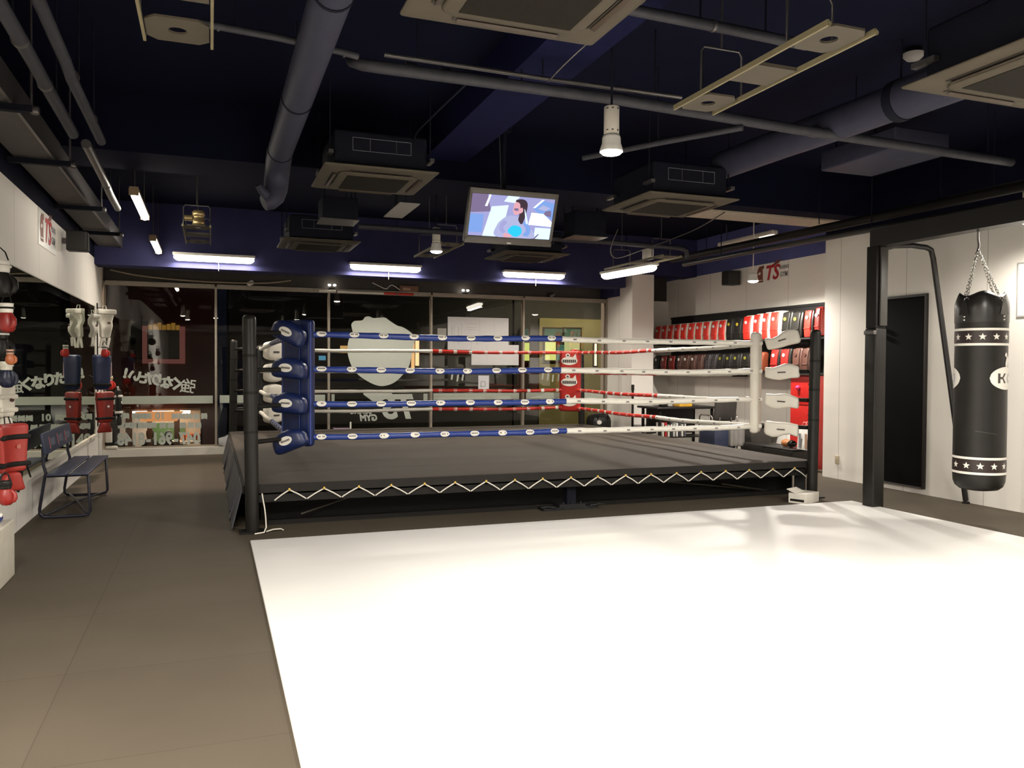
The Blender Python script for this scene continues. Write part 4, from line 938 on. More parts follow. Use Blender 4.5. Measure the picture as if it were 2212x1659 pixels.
a = cp(222, 934); shin_guard('shin_guard', 'red shin guard with black straps lowest in the window corner', 'shin guard', a, (mat('deep_red_guard', (.27,.020,.012), .4), BLACK, PRINT), rotz(.75), w=.125, h=cp(222,846).z-a.z, group=GC)
a = cp(238, 920); shin_guard('shin_guard', 'black and white shin guard edge behind the red one in the window corner', 'shin guard', (a.x+.10, a.y+.10, a.z), (BLACKVINYL, PRINT, PRINT), rotz(1.3), w=.06, h=.55, group=GC)
t = thing('shin_guard', 'white strapped foot guard standing on the window kerb in the corner', 'shin guard', (-1.5,14.38,.125))
MB().rbox((-1.53,14.385,.33), .05, .035, .14, .03).build('shin_pad', WHITEV, t); MB().rbox((-1.49,14.385,.155), .09, .035, .03, .025).build('foot_pad', WHITEV, t); MB().rbox((-1.53,14.385,.22), .056, .04, .022, .012).build('strap', BLACK, t)
# ================================================================== SPEAKERS AND WALL SIGNS
def speaker(c, hx, hy, hz, label, fx):
    t = thing('wall_speaker', label, 'speaker', (c[0], c[1], c[2]-hz))
    MB().rbox(c, hx, hy, hz, .015, extra=0).build('cabinet', mat('speaker_black', (.022,.021,.020), .5), t)
    MB().box((c[0]+fx*hx, c[1]-hy*.88, c[2]-hz*.9), (c[0]+fx*(hx+.006), c[1]+hy*.88, c[2]+hz*.9)).build('grille', mat('speaker_cloth', (.012,.012,.012), .8), t)
    MB().box((c[0]-fx*(hx+.045), c[1]-.03, c[2]-.03), (c[0]-fx*hx, c[1]+.03, c[2]+.03)).build('wall_bracket', STEEL, t)
speaker((-1.46,10.72,2.93), .11, .09, .115, 'black speaker on the mirror wall beside the glove logo sign', 1)
speaker((8.63,12.12,3.08), .12, .11, .125, 'black speaker on the alcove wall beside the glove logo', -1)
GLOVE = [(520,440),(545,410),(590,405),(625,400),(650,370),(690,365),(730,380),(830,375),(880,405),(950,450),(1000,465),(1060,500),(1120,560),(1105,640),(1090,720),(1060,840),(1000,920),(920,990),(830,1020),(760,1015),(680,980),(590,920),(530,850),(490,740),(485,640),(500,570),(530,520),(525,480)]
SIGNRED = mat('sign_red', (.42,.012,.016), .5); SIGNBROWN = mat('sign_brown', (.19,.055,.030), .5); SIGNGREY = mat('sign_grey', (.20,.20,.21), .5)
def logo_sign(o, ux, s, label, plate):
    # o = centre on the wall; s = height of the glove
    t = thing('logo_sign', label, 'sign', (o[0], o[1], o[2]-s*.6)); o = Vector(o); ux = Vector(ux); uz = Vector((0,0,1)); n = ux.cross(uz)
    if plate: MB().prism(rect(-1.62*s,-.62*s,1.62*s,.62*s), o, ux, uz, .006).build('plate', mat('sign_white', (.78,.76,.72), .35), t)
    o = o+n*.0065
    g = MB(); gp_ = [(-1.05*s+.30*s*(-1)*math.cos(a)*(1.1 if math.sin(a) < .3 else .85)+.02*s, .50*s*math.sin(a)) for a in [2*PI*k/22 for k in range(22)]]
    g.prism([(-1.30*s,-.10*s),(-1.32*s,.12*s),(-1.24*s,.34*s),(-1.08*s,.50*s),(-.90*s,.46*s),(-.82*s,.28*s),(-.80*s,.06*s),(-.80*s,-.20*s),(-.76*s,-.46*s),(-1.24*s,-.46*s),(-1.26*s,-.24*s)], o, ux, uz, .002, 0)
    g.prism([(-.92*s,.40*s),(-.86*s,.50*s),(-.74*s,.52*s),(-.68*s,.36*s),(-.78*s,.30*s)], o, ux, uz, .0022, 0)
    g.prism(ellipse(-1.10*s,.06*s,.13*s,.07*s,14,.2), o, ux, uz, .0026, 1); g.prism(rect(-1.25*s,-.36*s,-.79*s,-.32*s), o, ux, uz, .0026, 1)
    g.build('glove_logo', [SIGNBROWN, PRINT], t)
    textmb('TS', 1.16*s, o+ux*(-.02*s)-uz*.02*s, ux, uz, .003, bold=.03*s, shear=.25, sx=1.0).build('lettering', SIGNRED, t)
    MB().prism([(.02*s,.46*s),(.30*s,.56*s),(.40*s,.72*s),(.52*s,.60*s),(.80*s,.74*s),(.68*s,.52*s),(.42*s,.46*s),(.28*s,.42*s)], o, ux, uz, .002).build('wing_mark', SIGNBROWN, t)
    textmb('BOXING', .27*s, o+ux*1.10*s+uz*.22*s, ux, uz, .003, bold=.008*s, shear=.2, sx=.75).build('lettering', SIGNGREY, t)
    textmb('GYM', .36*s, o+ux*1.06*s-uz*.18*s, ux, uz, .003, bold=.01*s, shear=.2, sx=.85).build('lettering', SIGNGREY, t)
    return t
logo_sign((XL, 9.78, 2.885), (0,1,0), .30, 'white sign with a brown glove and red letters on the mirror wall', True)
logo_sign((XA, 11.22, 3.085), (0,-1,0), .29, 'brown glove and red letter logo high on the alcove wall', False)
# ================================================================== GEAR RACK IN THE ALCOVE
RACKB = mat('rack_black', (.010,.009,.009), .6)
t = thing('backboard', 'black board on the alcove wall behind the two rows of pads', 'backboard', (8.78, 12.0, 1.42)); MB().box((8.76,9.55,1.42), (8.799,14.3,2.50)).build('board', RACKB, t); MB().box((8.745,9.55,2.46), (8.7595,14.3,2.50)).build('top_batten', RACKB, t)
for z, lab in ((1.40, 'lower black wall shelf carrying the darker pads'), (1.93, 'upper black wall shelf carrying the red and white pads')):
    t = thing('wall_shelf', lab, 'shelf', (8.55, 12.0, z)); MB().box((8.34,9.55,z), (8.7595,14.3,z+.025)).build('shelf_board', RACKB, t)
    for y in (10.5, 11.8, 13.4): MB().box((8.45,y-.015,z-.06), (8.7595,y+.015,z-.0005)).build('bracket', RACKB, t)
def pad(px0, px1, ytop, zb, face, side, logo, lab, name='kick_pad', cat='kick pad', X=8.40, d=.15, lean=0., grp=None, ball=False):
    a, b_ = onX(px1, ytop, X), onX(px0, ytop, X); y0, y1, zt = a.y, b_.y, (a.z+b_.z)/2
    w = (y1-y0)/2; c = Vector((X+d/2, (y0+y1)/2, (zb+zt)/2)); hz = (zt-zb)/2
    t = thing(name, lab, cat, (c.x, c.y, zb), grp)
    wp = lambda q: Vector((q.x*(1-.15*q.z/hz)+.02*(q.z/hz)**2, q.y*(1+.06*q.z/hz)+lean*(q.z/hz), q.z))
    MB().rbox(c, d/2, w*.93, hz, min(.035, w*.6), warp=wp, extra=2).build('pad_body', side, t)
    MB().rbox(c+Vector((-d/2-.003,w*.20,-.005)), .018, w*.74, hz*.95, .016, warp=lambda q: Vector((q.x-.15*(d/2)*(-q.z/hz)+.02*(q.z/hz)**2, q.y*(1+.06*q.z/hz)+lean*(q.z/hz), q.z)), extra=2).build('pad_face', face, t)
    o = c+Vector((-d/2-.0225, lean*.45+w*.2, hz*.42)); r = min(.030, w*.5)
    MB().prism(ellipse(0,0,r,r*.9,14), o+Vector((.15*(d/2)*.42-.002,0,0)), (0,-1,0), (0,0,1), .006).build('logo_patch', logo, t)
    MB().rbox(c+Vector((-d/2-.018,lean*-.3+w*.2,-hz*.35)), .012, w*.68, .012, .008).build('strap', face, t)
    return t
ordn = ['first','second','third','fourth','fifth','sixth','seventh','eighth','ninth']
TEAL = mat('pale_teal_print', (.55,.66,.64), .5); OLIVE = mat('olive_print', (.25,.24,.03), .5)
TOP = [(1416,1429),(1430,1442),(1443,1455),(1457,1470),(1471,1485),(1487,1502),(1503,1518),(1520,1534),(1537,1552)]
for i, (a, b_) in enumerate(TOP+[(1553,1569)]):
    k = i+1; nm = 'last' if i == 9 else ordn[i]
    pad(a, b_, 703-14*(a-1416)/150, 1.955, REDV, WHITEV, TEAL, 'red and white kick pad, %s of the long red run on the top shelf' % nm, lean=.012*math.sin(i*2.1), grp='red pads on the top shelf')
for i, (a, b_) in enumerate(((1570,1586),(1587,1606))): pad(a, b_, 686, 1.955, BLACKVINYL, BLACKVINYL, YELLOWV, ['black kick pad with yellow print next to the long red run, top shelf','black kick pad with yellow print next to the taller red pads, top shelf'][i], grp='black pads on the top shelf')
for i, (a, b_) in enumerate(((1606,1625),(1628,1644),(1647,1662),(1664,1686))): pad(a, b_, 681-10*(a-1606)/60, 1.955, REDV, WHITEV, TEAL, 'taller red and white kick pad, %s of four on the top shelf' % ordn[i], d=.20, lean=(.008,.006,0,.004)[i], grp='tall red pads on the top shelf')
for i, (a, b_) in enumerate(((1690,1710),(1711,1733))): pad(a, b_, 672, 1.955, BLACKVINYL, BLACKVINYL, YELLOWV, ['black kick pad with yellow print beside the tall red pads, top shelf','black kick pad with yellow print beside the red mitt, top shelf'][i], d=.2, grp='black pads on the top shelf')
pad(1738, 1757, 668, 1.956, REDV, BLACKVINYL, PRINT, 'red focus mitt with a white label at the near end of the top shelf', 'focus_mitt', 'focus mitt')
pad(1761, 1774, 662, 1.97, WINE, WINE, PRINT, 'dark red pad at the very end of the top shelf', 'focus_mitt', 'focus mitt')
CHARC = mat('charcoal_vinyl', (.035,.030,.032), .4, var=.1)
LOW = [(1414,1426,BLACKVINYL,PRINT,'black'),(1428,1443,WINE,PRINT,'dark red'),(1445,1461,WINE,PRINT,'dark red'),(1464,1474,BROWNV,PRINT,'brown'),(1476,1490,BROWNV,PRINT,'brown'),(1493,1505,BROWNV,PRINT,'brown'),(1507,1520,BROWNV,BROWNV,'brown'),(1523,1536,CHARC,CHARC,'charcoal'),(1538,1549,CHARC,CHARC,'charcoal'),(1551,1566,BLACKVINYL,OLIVE,'black'),(1568,1582,BLACKVINYL,OLIVE,'black'),(1584,1600,BLACKVINYL,OLIVE,'black'),(1603,1624,BLACKVINYL,OLIVE,'black'),(1629,1646,mat('rust_vinyl',(.20,.045,.02),.4),PRINT,'rust red'),(1665,1684,WINE,PRINT,'dark red'),(1687,1708,WINE,TEAL,'dark red'),(1713,1732,BROWNV,BROWNV,'brown'),(1734,1750,BROWNV,BROWNV,'brown')]
POS = ['at the far end of the lower shelf','beside the far black pad on the lower shelf','before the brown run on the lower shelf','first of the brown run on the lower shelf','second of the brown run on the lower shelf','third of the brown run on the lower shelf','last of the brown run on the lower shelf','after the brown run on the lower shelf','before the four olive-labelled pads on the lower shelf','first of four with olive labels, lower shelf','second of four with olive labels, lower shelf','third of four with olive labels, lower shelf','fourth of four with olive labels, lower shelf','beside the white ring corner pad on the lower shelf','first after the ring corner pad on the lower shelf','second after the ring corner pad on the lower shelf','curled mitt beside the red pads on the lower shelf','curled mitt at the near end of the lower shelf']
for i, (a, b_, m, lg, cn) in enumerate(LOW):
    pad(a, b_, 768-12*(a-1414)/336-(6 if i > 13 else 0), 1.43, m, m if cn != 'dark red' else BLACKVINYL, lg, cn+' pad '+POS[i], lean=.01*math.sin(i*1.3), grp='pads on the lower shelf')
# red locker, stool, bags under the rack
t = thing('red_locker', 'red metal locker with a pink knob at the near end of the alcove', 'locker', (8.55, 9.95, 0))
MB().box((8.42,9.62,0), (8.79,10.25,1.385)).build('body', mat('locker_red', (.36,.014,.010), .4), t)
for z0, z1 in ((.03,.45),(.47,.92),(.94,1.37)):
    dd = MB().rbox((8.414,9.935,(z0+z1)/2), .007, .30, (z1-z0)/2, .005, extra=0).build('door', mat('locker_red_door', (.38,.013,.010), .38), t)
    MB().rbox((8.398,9.80,(z0+z1)/2+.1), .009, .035, .008, .005).build('handle', BLACK, dd)
MB().lathe((8.405,10.05,1.20), [(.03,0),(.034,-.02),(.026,-.045),(0,-.05)], 14, R=frame((0,1,0),(0,0,1))).build('knob', mat('hot_pink', (.75,.03,.16), .4), t)
t = thing('black_stool', 'low black box stool under the shopping bag in the alcove', 'stool', (8.2, 9.95, 0))
MB().rbox((8.17,10.0,.14), .20, .34, .139, .02).build('body', BLACKVINYL, t); MB().rbox((8.17,10.0,.292), .205, .345, .012, .01).build('lid', mat('black_lid', (.02,.019,.018), .5), t)
c = onX(1741, 985, 8.12); c.z = .305
t = thing('shopping_bag', 'white paper shopping bag with a pink handle in front of the red locker', 'bag', c)
MB().rbox(c+Vector((0,0,.16)), .05, .125, .159, .006, warp=lambda q: Vector((q.x*(1-.25*q.z/.16), q.y, q.z))).build('bag_body', mat('paper_white', (.66,.65,.62), .7), t)
for s in (-1, 1): MB().tube([c+Vector((s*.03,.055,.31)), c+Vector((s*.03,.05,.37)), c+Vector((s*.03,.025,.405)), c+Vector((s*.03,-.025,.405)), c+Vector((s*.03,-.05,.37)), c+Vector((s*.03,-.055,.31))], .006, n=6).build('handle', mat('pink_cord', (.62,.20,.18), .6), t)
for y, m in ((.06, SIGNGREY), (-.07, mat('tan_print', (.36,.22,.15), .6))): MB().prism(rect(-.025,-.12,.025,.09), c+Vector((-.0645,y,.15)), (0,-1,0), (0,0,1), .003).build('print', m, t)
c = onX(1700, 985, 8.10); c.z = .306
glove('boxing_glove', 'brown leather glove lying by the shopping bag under the rack', 'boxing glove', (c.x, c.y+.1, c.z+.065), (mat('tan_leather', (.32,.12,.035), .45), BLACKVINYL, BLACK), Matrix.Rotation(PI/2, 3, 'X'), .9)
c2 = Vector((8.20, 10.62, 0))
t = thing('foot_stool', 'low dark box beneath the brown leather glove', 'stool', c2); MB().rbox(c2+Vector((0,0,.152)), .2, .24, .152, .02).build('body', BLACKVINYL, t); MB().rbox(c2+Vector((0,0,.01)), .19, .25, .0099, .005).build('base', BLACK, t)
# desk corner behind the ring
t = thing('desk', 'black desk with papers against the alcove wall behind the ring', 'desk', (7.95, 12.6, 0))
MB().rbox((7.83,12.55,.785), .62, .36, .020, .012, extra=0).build('desk_top', mat('desk_black', (.014,.012,.011), .4), t)
for x in (7.30, 8.36):
    for y in (12.26, 12.84): MB().box((x-.02,y-.02,.001), (x+.02,y+.02,.764)).build('leg', BLACK, t)
MB().box((7.34,12.78,.30), (8.32,12.80,.76)).build('modesty_panel', mat('desk_black', (.014,.012,.011)), t)
MB().box((7.32,12.28,.26), (8.34,12.77,.28)).build('lower_shelf', mat('desk_black', (.014,.012,.011)), t)
rb_ = random.Random(3)
for k in range(9):
    x = 7.40+.055*k+.01*rb_.random(); h = .20+.08*rb_.random(); cc = [(.55,.53,.48),(.40,.02,.02),(.60,.58,.52),(.03,.03,.03),(.50,.50,.46),(.62,.60,.55),(.05,.05,.06),(.58,.56,.50),(.10,.10,.11)][k]
    nm = ['cream','red','pale grey','black','grey','white','charcoal','ivory','dark grey'][k]
    t = thing('binder', '%s binder standing on the shelf under the desk' % nm, 'binder', (x, 12.42, .2805), 'binders under the desk')
    MB().rbox((x,12.42,.2805+h/2), .017, .11, h/2, .004, extra=0).build('cover', mat('binder_%d' % k, cc, .5), t); MB().box((x-.013,12.3095,.2805+h*.55), (x+.013,12.3098,.2805+h*.8)).build('spine_label', PRINT, t)
t = thing('yellow_box', 'yellow open box on top of the black desk', 'box', (7.86,12.42,.806)); MB().rbox((7.86,12.42,.841), .13, .10, .035, .006, extra=0).build('box_body', mat('yellow_card', (.62,.34,.03), .6), t); MB().obox((7.80,12.36,.885), .07, .05, .003, Matrix.Rotation(.5,3,'Y')).build('flap', mat('pale_card', (.6,.58,.5), .6), t)
t = thing('folded_gloves', 'small black gloves heap at the end of the black desk', 'gloves', (7.48,12.40,.806)); MB().rbox((7.46,12.40,.835), .08, .06, .029, .025).build('palm', BLACKVINYL, t); MB().rbox((7.55,12.36,.828), .05, .045, .022, .02).build('cuff', mat('grey_cuff', (.3,.29,.27), .5), t)
t = thing('office_chair', 'black chair with chrome arms in front of the alcove wall', 'chair', (8.15,11.75,0))
MB().rbox((8.12,11.72,.46), .23, .23, .035, .03).build('seat', BLACKVINYL, t)
MB().rbox((8.16,11.54,.78), .215, .03, .185, .028, R=Matrix.Rotation(.12,3,'X'), warp=lambda q: Vector((q.x, q.y+q.x*q.x*.8, q.z))).build('backrest', mat('chair_black', (.04,.037,.034), .35), t)
for s in (-1, 1):
    x = 8.12+s*.25; MB().tube([(x,11.52,.45),(x,11.53,.66),(x,11.56,.69),(x,11.86,.69),(x,11.90,.66),(x,11.92,.45)], .012, n=8).build('armrest', CHROME, t)
    for y in (11.52, 11.92): MB().tube([(x-s*.02,y,.45),(x,y,.008)], .013, n=8).build('leg', CHROME, t)
MB().tube([(8.0,11.54,.5),(8.02,11.52,.66)], .012, n=8).tube([(8.24,11.54,.5),(8.24,11.52,.66)], .012, n=8).build('back_frame', CHROME, t)
t = thing('towel_box', 'dark blue box with a grey cloth hanging over it beside the chair', 'box', (7.75,11.15,0))
MB().rbox((7.75,11.2,.26), .20, .22, .259, .02).build('box_body', mat('blue_box', (.022,.030,.06), .5), t)
MB().rbox((7.93,11.05,.40), .13, .16, .165, .012, warp=lambda q: Vector((q.x+.012*math.sin(q.y*60), q.y+.010*math.sin(q.x*70), q.z)), extra=8).build('cloth', mat('grey_cloth', (.20,.19,.175), .9), t)
t = thing('waste_bin', 'tall dark grey bin leaning by the alcove wall under the rack', 'bin', (8.42,11.18,0))
MB().rbox((8.46,11.16,.27), .20, .17, .269, .03, warp=lambda q: Vector((q.x*(1+.2*q.z/.27), q.y*(1+.2*q.z/.27), q.z))).build('bin_body', mat('bin_grey', (.055,.052,.046), .5), t); MB().rbox((8.46,11.16,.552), .25, .215, .013, .01).build('rim', BLACK, t)
# things in the corner behind the red ring pad
t = thing('duffel_bag', 'black duffel bag in the corner below the pier', 'bag', (7.05,14.0,0))
MB().rbox((7.0,14.02,.30), .24, .17, .30, .15).build('bag_body', BLACKVINYL, t); MB().tube([(6.9,13.86,.50),(6.92,13.83,.60),(7.1,13.83,.60),(7.12,13.86,.50)], .012, n=6).build('handle', BLACK, t)
MB().prism(ellipse(0,0,.05,.04,16), (6.93,13.848,.44), (1,0,0), (0,0,1), .004).build('badge', PRINT, t)
p = onY(1367, 832, 13.25)
t = thing('broom_pole', 'black pole standing in front of the white pier', 'pole', (p.x,13.25,0)); MB().tube([(p.x,13.25,.02),(p.x,13.25,p.z)], .022, n=12).build('shaft', BLACK, t); MB().lathe((p.x,13.25,.001), [(0,0),(.13,0),(.13,.012),(.03,.03),(0,.03)], 20).build('base', BLACK, t); MB().tube([(p.x,13.25,p.z-.10),(p.x,13.25,p.z+.01)], .028, n=12).build('grip', BLACKVINYL, t)
# ================================================================== WINDOW LETTERING AND PAPERS
YG = YB-.0045   # room side of the panes
def wp(px, py, Y=YG): return onY(px, py, Y)
def flat2(pts, off=.0): return [(p.x, p.z) for p in pts]
def film(name, label, cat, polys, group=None, m=FROST, off=0.):
    # vinyl on the glass, outlines given in room metres (x, z)
    mb = MB()
    for pl in polys: mb.prism(pl, (0,YG-off,0), (1,0,0), (0,0,1), .0012)
    return tag(mb.build(name, m), label, cat, group)
# frosted band across each pane
bands = [[(MX[0]+.05,.845,MX[1]-.05,.975)], [(MX[1]+.06,.85,MX[2]-.06,.98)], [(MX[2]+.05,.86,2.05,.985)], [(MX[3]+.05,.87,MX[4]-.07,.99)], [(MX[4]+.07,.875,MX[5]-.06,.99)]]
names = ['pane nearest the mirror', 'pane behind the black ring posts', 'pane with the round glove', 'pane with the white papers', 'pane beside the pier']
for i, bl_ in enumerate(bands):
    film('frosted_band', 'pale frosted band across the '+names[i], 'window film', [rect(*b_) for b_ in bl_], 'frosted bands')
film('frosted_band', 'short frosted strip at the far side of the round glove pane', 'window film', [rect(3.66,.865,MX[3]-.06,.985)])
FROST2 = mat('white_window_film', (.46,.485,.43), .6, var=.02)
# the round glove
gz = [wp(640+x/4.366, 600+y/4.366) for x, y in GLOVE]
film('glove_decal', 'big pale boxing glove decal on the window behind the blue ropes', 'window decal', [smooth(flat2(gz), 5)], m=FROST2)
ts = thing('lettering_decal', 'pale reversed gym lettering on the window under the round glove decal', 'window decal', (3.2, YG, .42), None)
sw = [wp(640+x/4.366, 600+y/4.366) for x, y in ((640,1085),(880,1085),(905,1110),(930,1160),(860,1140),(800,1160),(730,1165),(680,1135))]
MB().prism(smooth(flat2(sw)), (0,YG,0), (1,0,0), (0,0,1), .0012).build('wing_mark', FROST2, ts)
def rev(txt, size, px, py, parent, m=FROST2, bold=.0, shear=0., sx=1., rot=0., name='lettering'):
    p = wp(px, py); ux = Vector((-math.cos(rot),0,-math.sin(rot))); uz = Vector((-math.sin(rot),0,math.cos(rot)))
    return textmb(txt, size, (p.x, YG-.0008, p.z), ux, uz, 0., bold=bold, shear=shear, sx=sx).build(name, m, parent)
rev('TS', .60, 866, 881, ts, bold=.022, shear=.28, sx=.98)
rev('GYM', .155, 797, 903, ts, bold=.008, shear=.15, sx=.95); rev('BOXING', .10, 780, 890, ts, bold=.004, shear=.15, sx=1.0)
# arched slogan
sl = thing('slogan_decal', 'arched white reversed slogan on the pane nearest the mirror', 'window decal', (-.6, YG, 1.1))
for ch, px, py, s, r in (('!',271,807,.21,.22),('い',291,813,.20,.20),('た',316,819,.21,.16),('り',338,822,.21,.12),('な',360,828,.21,.10),('く',382,831,.22,.08),('強',406,836,.25,.12)):
    rev(ch, s, px, py, sl, bold=.003 if ch == '強' else .012, rot=-r)
ph = thing('phone_number_decal', 'reversed white phone number along the bottom of the pane nearest the mirror', 'window decal', (-.6, YG, .16))
for i, ch in enumerate('047-961-8148'):
    rev(ch, .265, 425-14.9*i, 949+.2*(i-6), ph, bold=.012, sx=.80)
inf = thing('notice_decal', 'rows of small pale lettering blocks above the reversed phone number', 'window decal', (-.6, YG, .4))
rb = random.Random(5)
for row, (py, xs) in enumerate(((899, (258,272,292,306,320,378,393,408,424,441)), (919, (262,276,290,303,317,331,352,369,395,412,428)))):
    for px in xs:
        p = wp(px, py); h = .052; pts = [(p.x+h*dx, p.z+h*dz) for dx, dz in ((-.9,-1),(.2,-.8+.2*rb.random()),(.9,-1),(1,.1),(.8,1),(.1,.75+.2*rb.random()),(-.9,1),(-1,-.1))]
        MB().prism(pts, (0,YG,0), (1,0,0), (0,0,1), .0012).build('lettering_block', FROST2, inf)
rev('10', .15, 346, 899, inf, bold=.006)
# slanted small lettering strokes on the paper pane
st = thing('lettering_strokes', 'small slanted pale strokes on the pane with the white papers', 'window decal', (4.6, YG, 1.2))
for px, py, k in ((976,812,.4),(988,816,.5),(999,814,.45),(1172,812,.3),(1183,814,.35),(1194,817,.3),(1206,816,.3),(1218,818,.3)):
    p = wp(px, py); MB().prism([(p.x-.02,p.z-.07),(p.x+.01,p.z-.07),(p.x+.045*k+.015,p.z+.07),(p.x+.045*k-.02,p.z+.07)], (0,YG,0), (1,0,0), (0,0,1), .0012).build('stroke', FROST2, st)
# papers on the glass
PAPER = mat('white_paper', (.56,.55,.545), .7, var=.02); PAPERL = mat('paper_pencil', (.38,.38,.38), .7)
def paper(label, q, lines, off=.006, m=PAPER):
    p0, p1 = wp(*q[0]), wp(*q[1]); t = thing('paper_sheet', label, 'paper', ((p0.x+p1.x)/2, YG-off, p1.z))
    o = (0, YG-off, 0); MB().prism(rect(p0.x,p1.z,p1.x,p0.z), o, (1,0,0), (0,0,1), .0015).build('sheet', m, t)
    if lines:
        mb = MB(); w, h = p1.x-p0.x, p0.z-p1.z
        for (a, b_, c_, d_) in lines: mb.prism(rect(p0.x+w*a, p1.z+h*b_, p0.x+w*c_, p1.z+h*d_), (0, YG-off-.0012, 0), (1,0,0), (0,0,1), .0006)
        mb.build('drawing', PAPERL, t)
paper('large white sheet with faint pencil plan drawn on it, high on the window', ((967,684),(1098,757)), [(.06,.25,.07,.75),(.10,.2,.105,.8),(.17,.15,.18,.7),(.22,.3,.225,.85),(.28,.68,.48,.69),(.28,.62,.46,.63),(.28,.42,.48,.43),(.28,.38,.44,.385),(.38,.2,.385,.42),(.47,.12,.48,.4),(.51,.02,.513,.98),(.76,.02,.763,.98),(.3,.8,.5,.81)])
paper('white sheet just below the large plan drawing on the window', ((1018,744),(1120,789)), [(.32,.02,.324,.98)], .010)
paper('small grey note beside the large plan drawing', ((945,709),(964,727)), None, .004, mat('grey_note', (.30,.29,.26), .7))
paper('small white notice low behind the middle blue rope', ((1033,811),(1056,842)), [(.2,.2,.3,.6),(.3,.55,.6,.62),(.6,.2,.68,.6),(.2,.2,.6,.26)], .006, mat('bright_paper', (.62,.61,.63), .6))
# things on the window kerb and on the head ledge
t = thing('paper_stack', 'lilac sheet box leaning on the window kerb behind the blue pad', 'box', (2.15,14.40,.125))
MB().obox((2.16,14.40,.26), .14, .03, .13, Matrix.Rotation(-.12,3,'X')).build('box_body', mat('lilac_card', (.45,.30,.42), .6), t); MB().box((2.30,14.36,.126), (2.325,14.39,.50)).build('white_edge', PRINT, t)
t = thing('paper_box', 'white folded carton on the window kerb behind the blue ring corner', 'box', (1.80,14.40,.125)); MB().rbox((1.82,14.40,.21), .13, .035, .084, .004, extra=0, warp=lambda q: Vector((q.x, q.y, q.z*(1-.25*q.x/.13)))).build('box_body', PAPER, t); MB().obox((1.78,14.375,.31), .11, .004, .035, Matrix.Rotation(.35,3,'Y')).build('flap', PAPER, t)
t = thing('paper_box', 'pale carton on the window kerb between the two black ring posts', 'box', (.22,14.40,.125)); MB().rbox((.22,14.40,.21), .10, .035, .084, .004, extra=0, warp=lambda q: Vector((q.x, q.y, q.z*(1+.4*q.x/.1)))).build('box_body', PAPER, t); MB().obox((.20,14.37,.26), .07, .004, .03, Matrix.Rotation(-.6,3,'Y')).build('dark_print', DARKPRINT, t)
p0, p1, p2 = wp(690,628,14.38), wp(830,633,14.38), wp(894,636,14.38); zt = 2.79
t = thing('marker_pole', 'red and white striped pole lying along the top of the window frame', 'pole', ((p0.x+p2.x)/2,14.42,2.762))
MB().tube([(p0.x,14.418,2.788),(p1.x,14.418,2.788)], .021).build('white_section', PRINT, t); MB().tube([(p1.x,14.418,2.788),(p2.x,14.418,2.788)], .0215).build('red_section', REDV, t)
for x in (p0.x+.3, p2.x-.3): MB().box((x-.01,14.395,2.765), (x+.01,14.4395,2.815)).build('rail_clip', STEEL, t)
LEDGE = 2.8355
def ledge(px): return wp(px, 620, 14.47).x
t = thing('small_carton', 'small brown carton on the ledge above the round glove window', 'box', (ledge(883),14.47,LEDGE)); MB().rbox((ledge(883),14.475,LEDGE+.055), .17, .045, .054, .004, extra=0).build('box_body', mat('carton_brown', (.20,.10,.06), .7), t); MB().box((ledge(883)-.12,14.4285,LEDGE+.02), (ledge(883)+.02,14.4298,LEDGE+.07)).build('label', mat('carton_label', (.42,.28,.2), .7), t)
for px, lab in ((717,'tiny lit clip lamp on the window ledge above the blue corner pad'), (1005,'tiny lit clip lamp on the window ledge above the white papers')):
    x = ledge(px); t = thing('clip_lamp', lab, 'lamp', (x,14.47,LEDGE))
    MB().box((x-.05,14.44,LEDGE), (x+.05,14.50,LEDGE+.02)).tube([(x,14.47,LEDGE+.02),(x,14.47,LEDGE+.05)], .008).build('base', BLACK, t)
    for s in (-.045, .045): MB().lathe((x+s,14.455,LEDGE+.068), [(0,-.022),(.022,-.014),(.026,0),(.022,.012),(0,.016)], 12).build('bulb', em('clip_bulb', (1,.93,.82), 14), t)
for px, lab, m in ((541,'crumpled white rag on the window ledge above the black ring posts', PRINT), (1192,'small grey camera dome on the window ledge above the last papers pane', STEEL)):
    x = ledge(px); t = thing('ledge_item', lab, 'rag' if m is PRINT else 'camera', (x,14.46,LEDGE)); t.name = 'rag' if m is PRINT else 'dome_camera'
    MB().rbox((x,14.46,LEDGE+.045), .055, .035, .044, .035, warp=lambda q: Vector((q.x+.012*math.sin(q.z*90), q.y, q.z+.015*math.sin(q.x*70)))).build('cloth' if m is PRINT else 'dome', m, t); MB().box((x-.03,14.44,LEDGE), (x+.03,14.49,LEDGE+.004)).build('base', BLACK, t)
cable('beige cable sagging along the window header beside the mirror', [(-1.5,14.40,3.0),(-1.1,14.40,2.93),(-.5,14.41,2.885),(.2,14.41,2.87),(.9,14.41,2.89),(1.3,14.42,2.95)], .014, mat('beige_cable', (.30,.25,.18), .6))
cable('thin wire curling above the round glove window', [(2.7,14.42,2.97),(2.85,14.40,2.90),(2.95,14.41,2.87),(3.05,14.41,2.94),(3.2,14.42,2.86)], .008, PRINT)
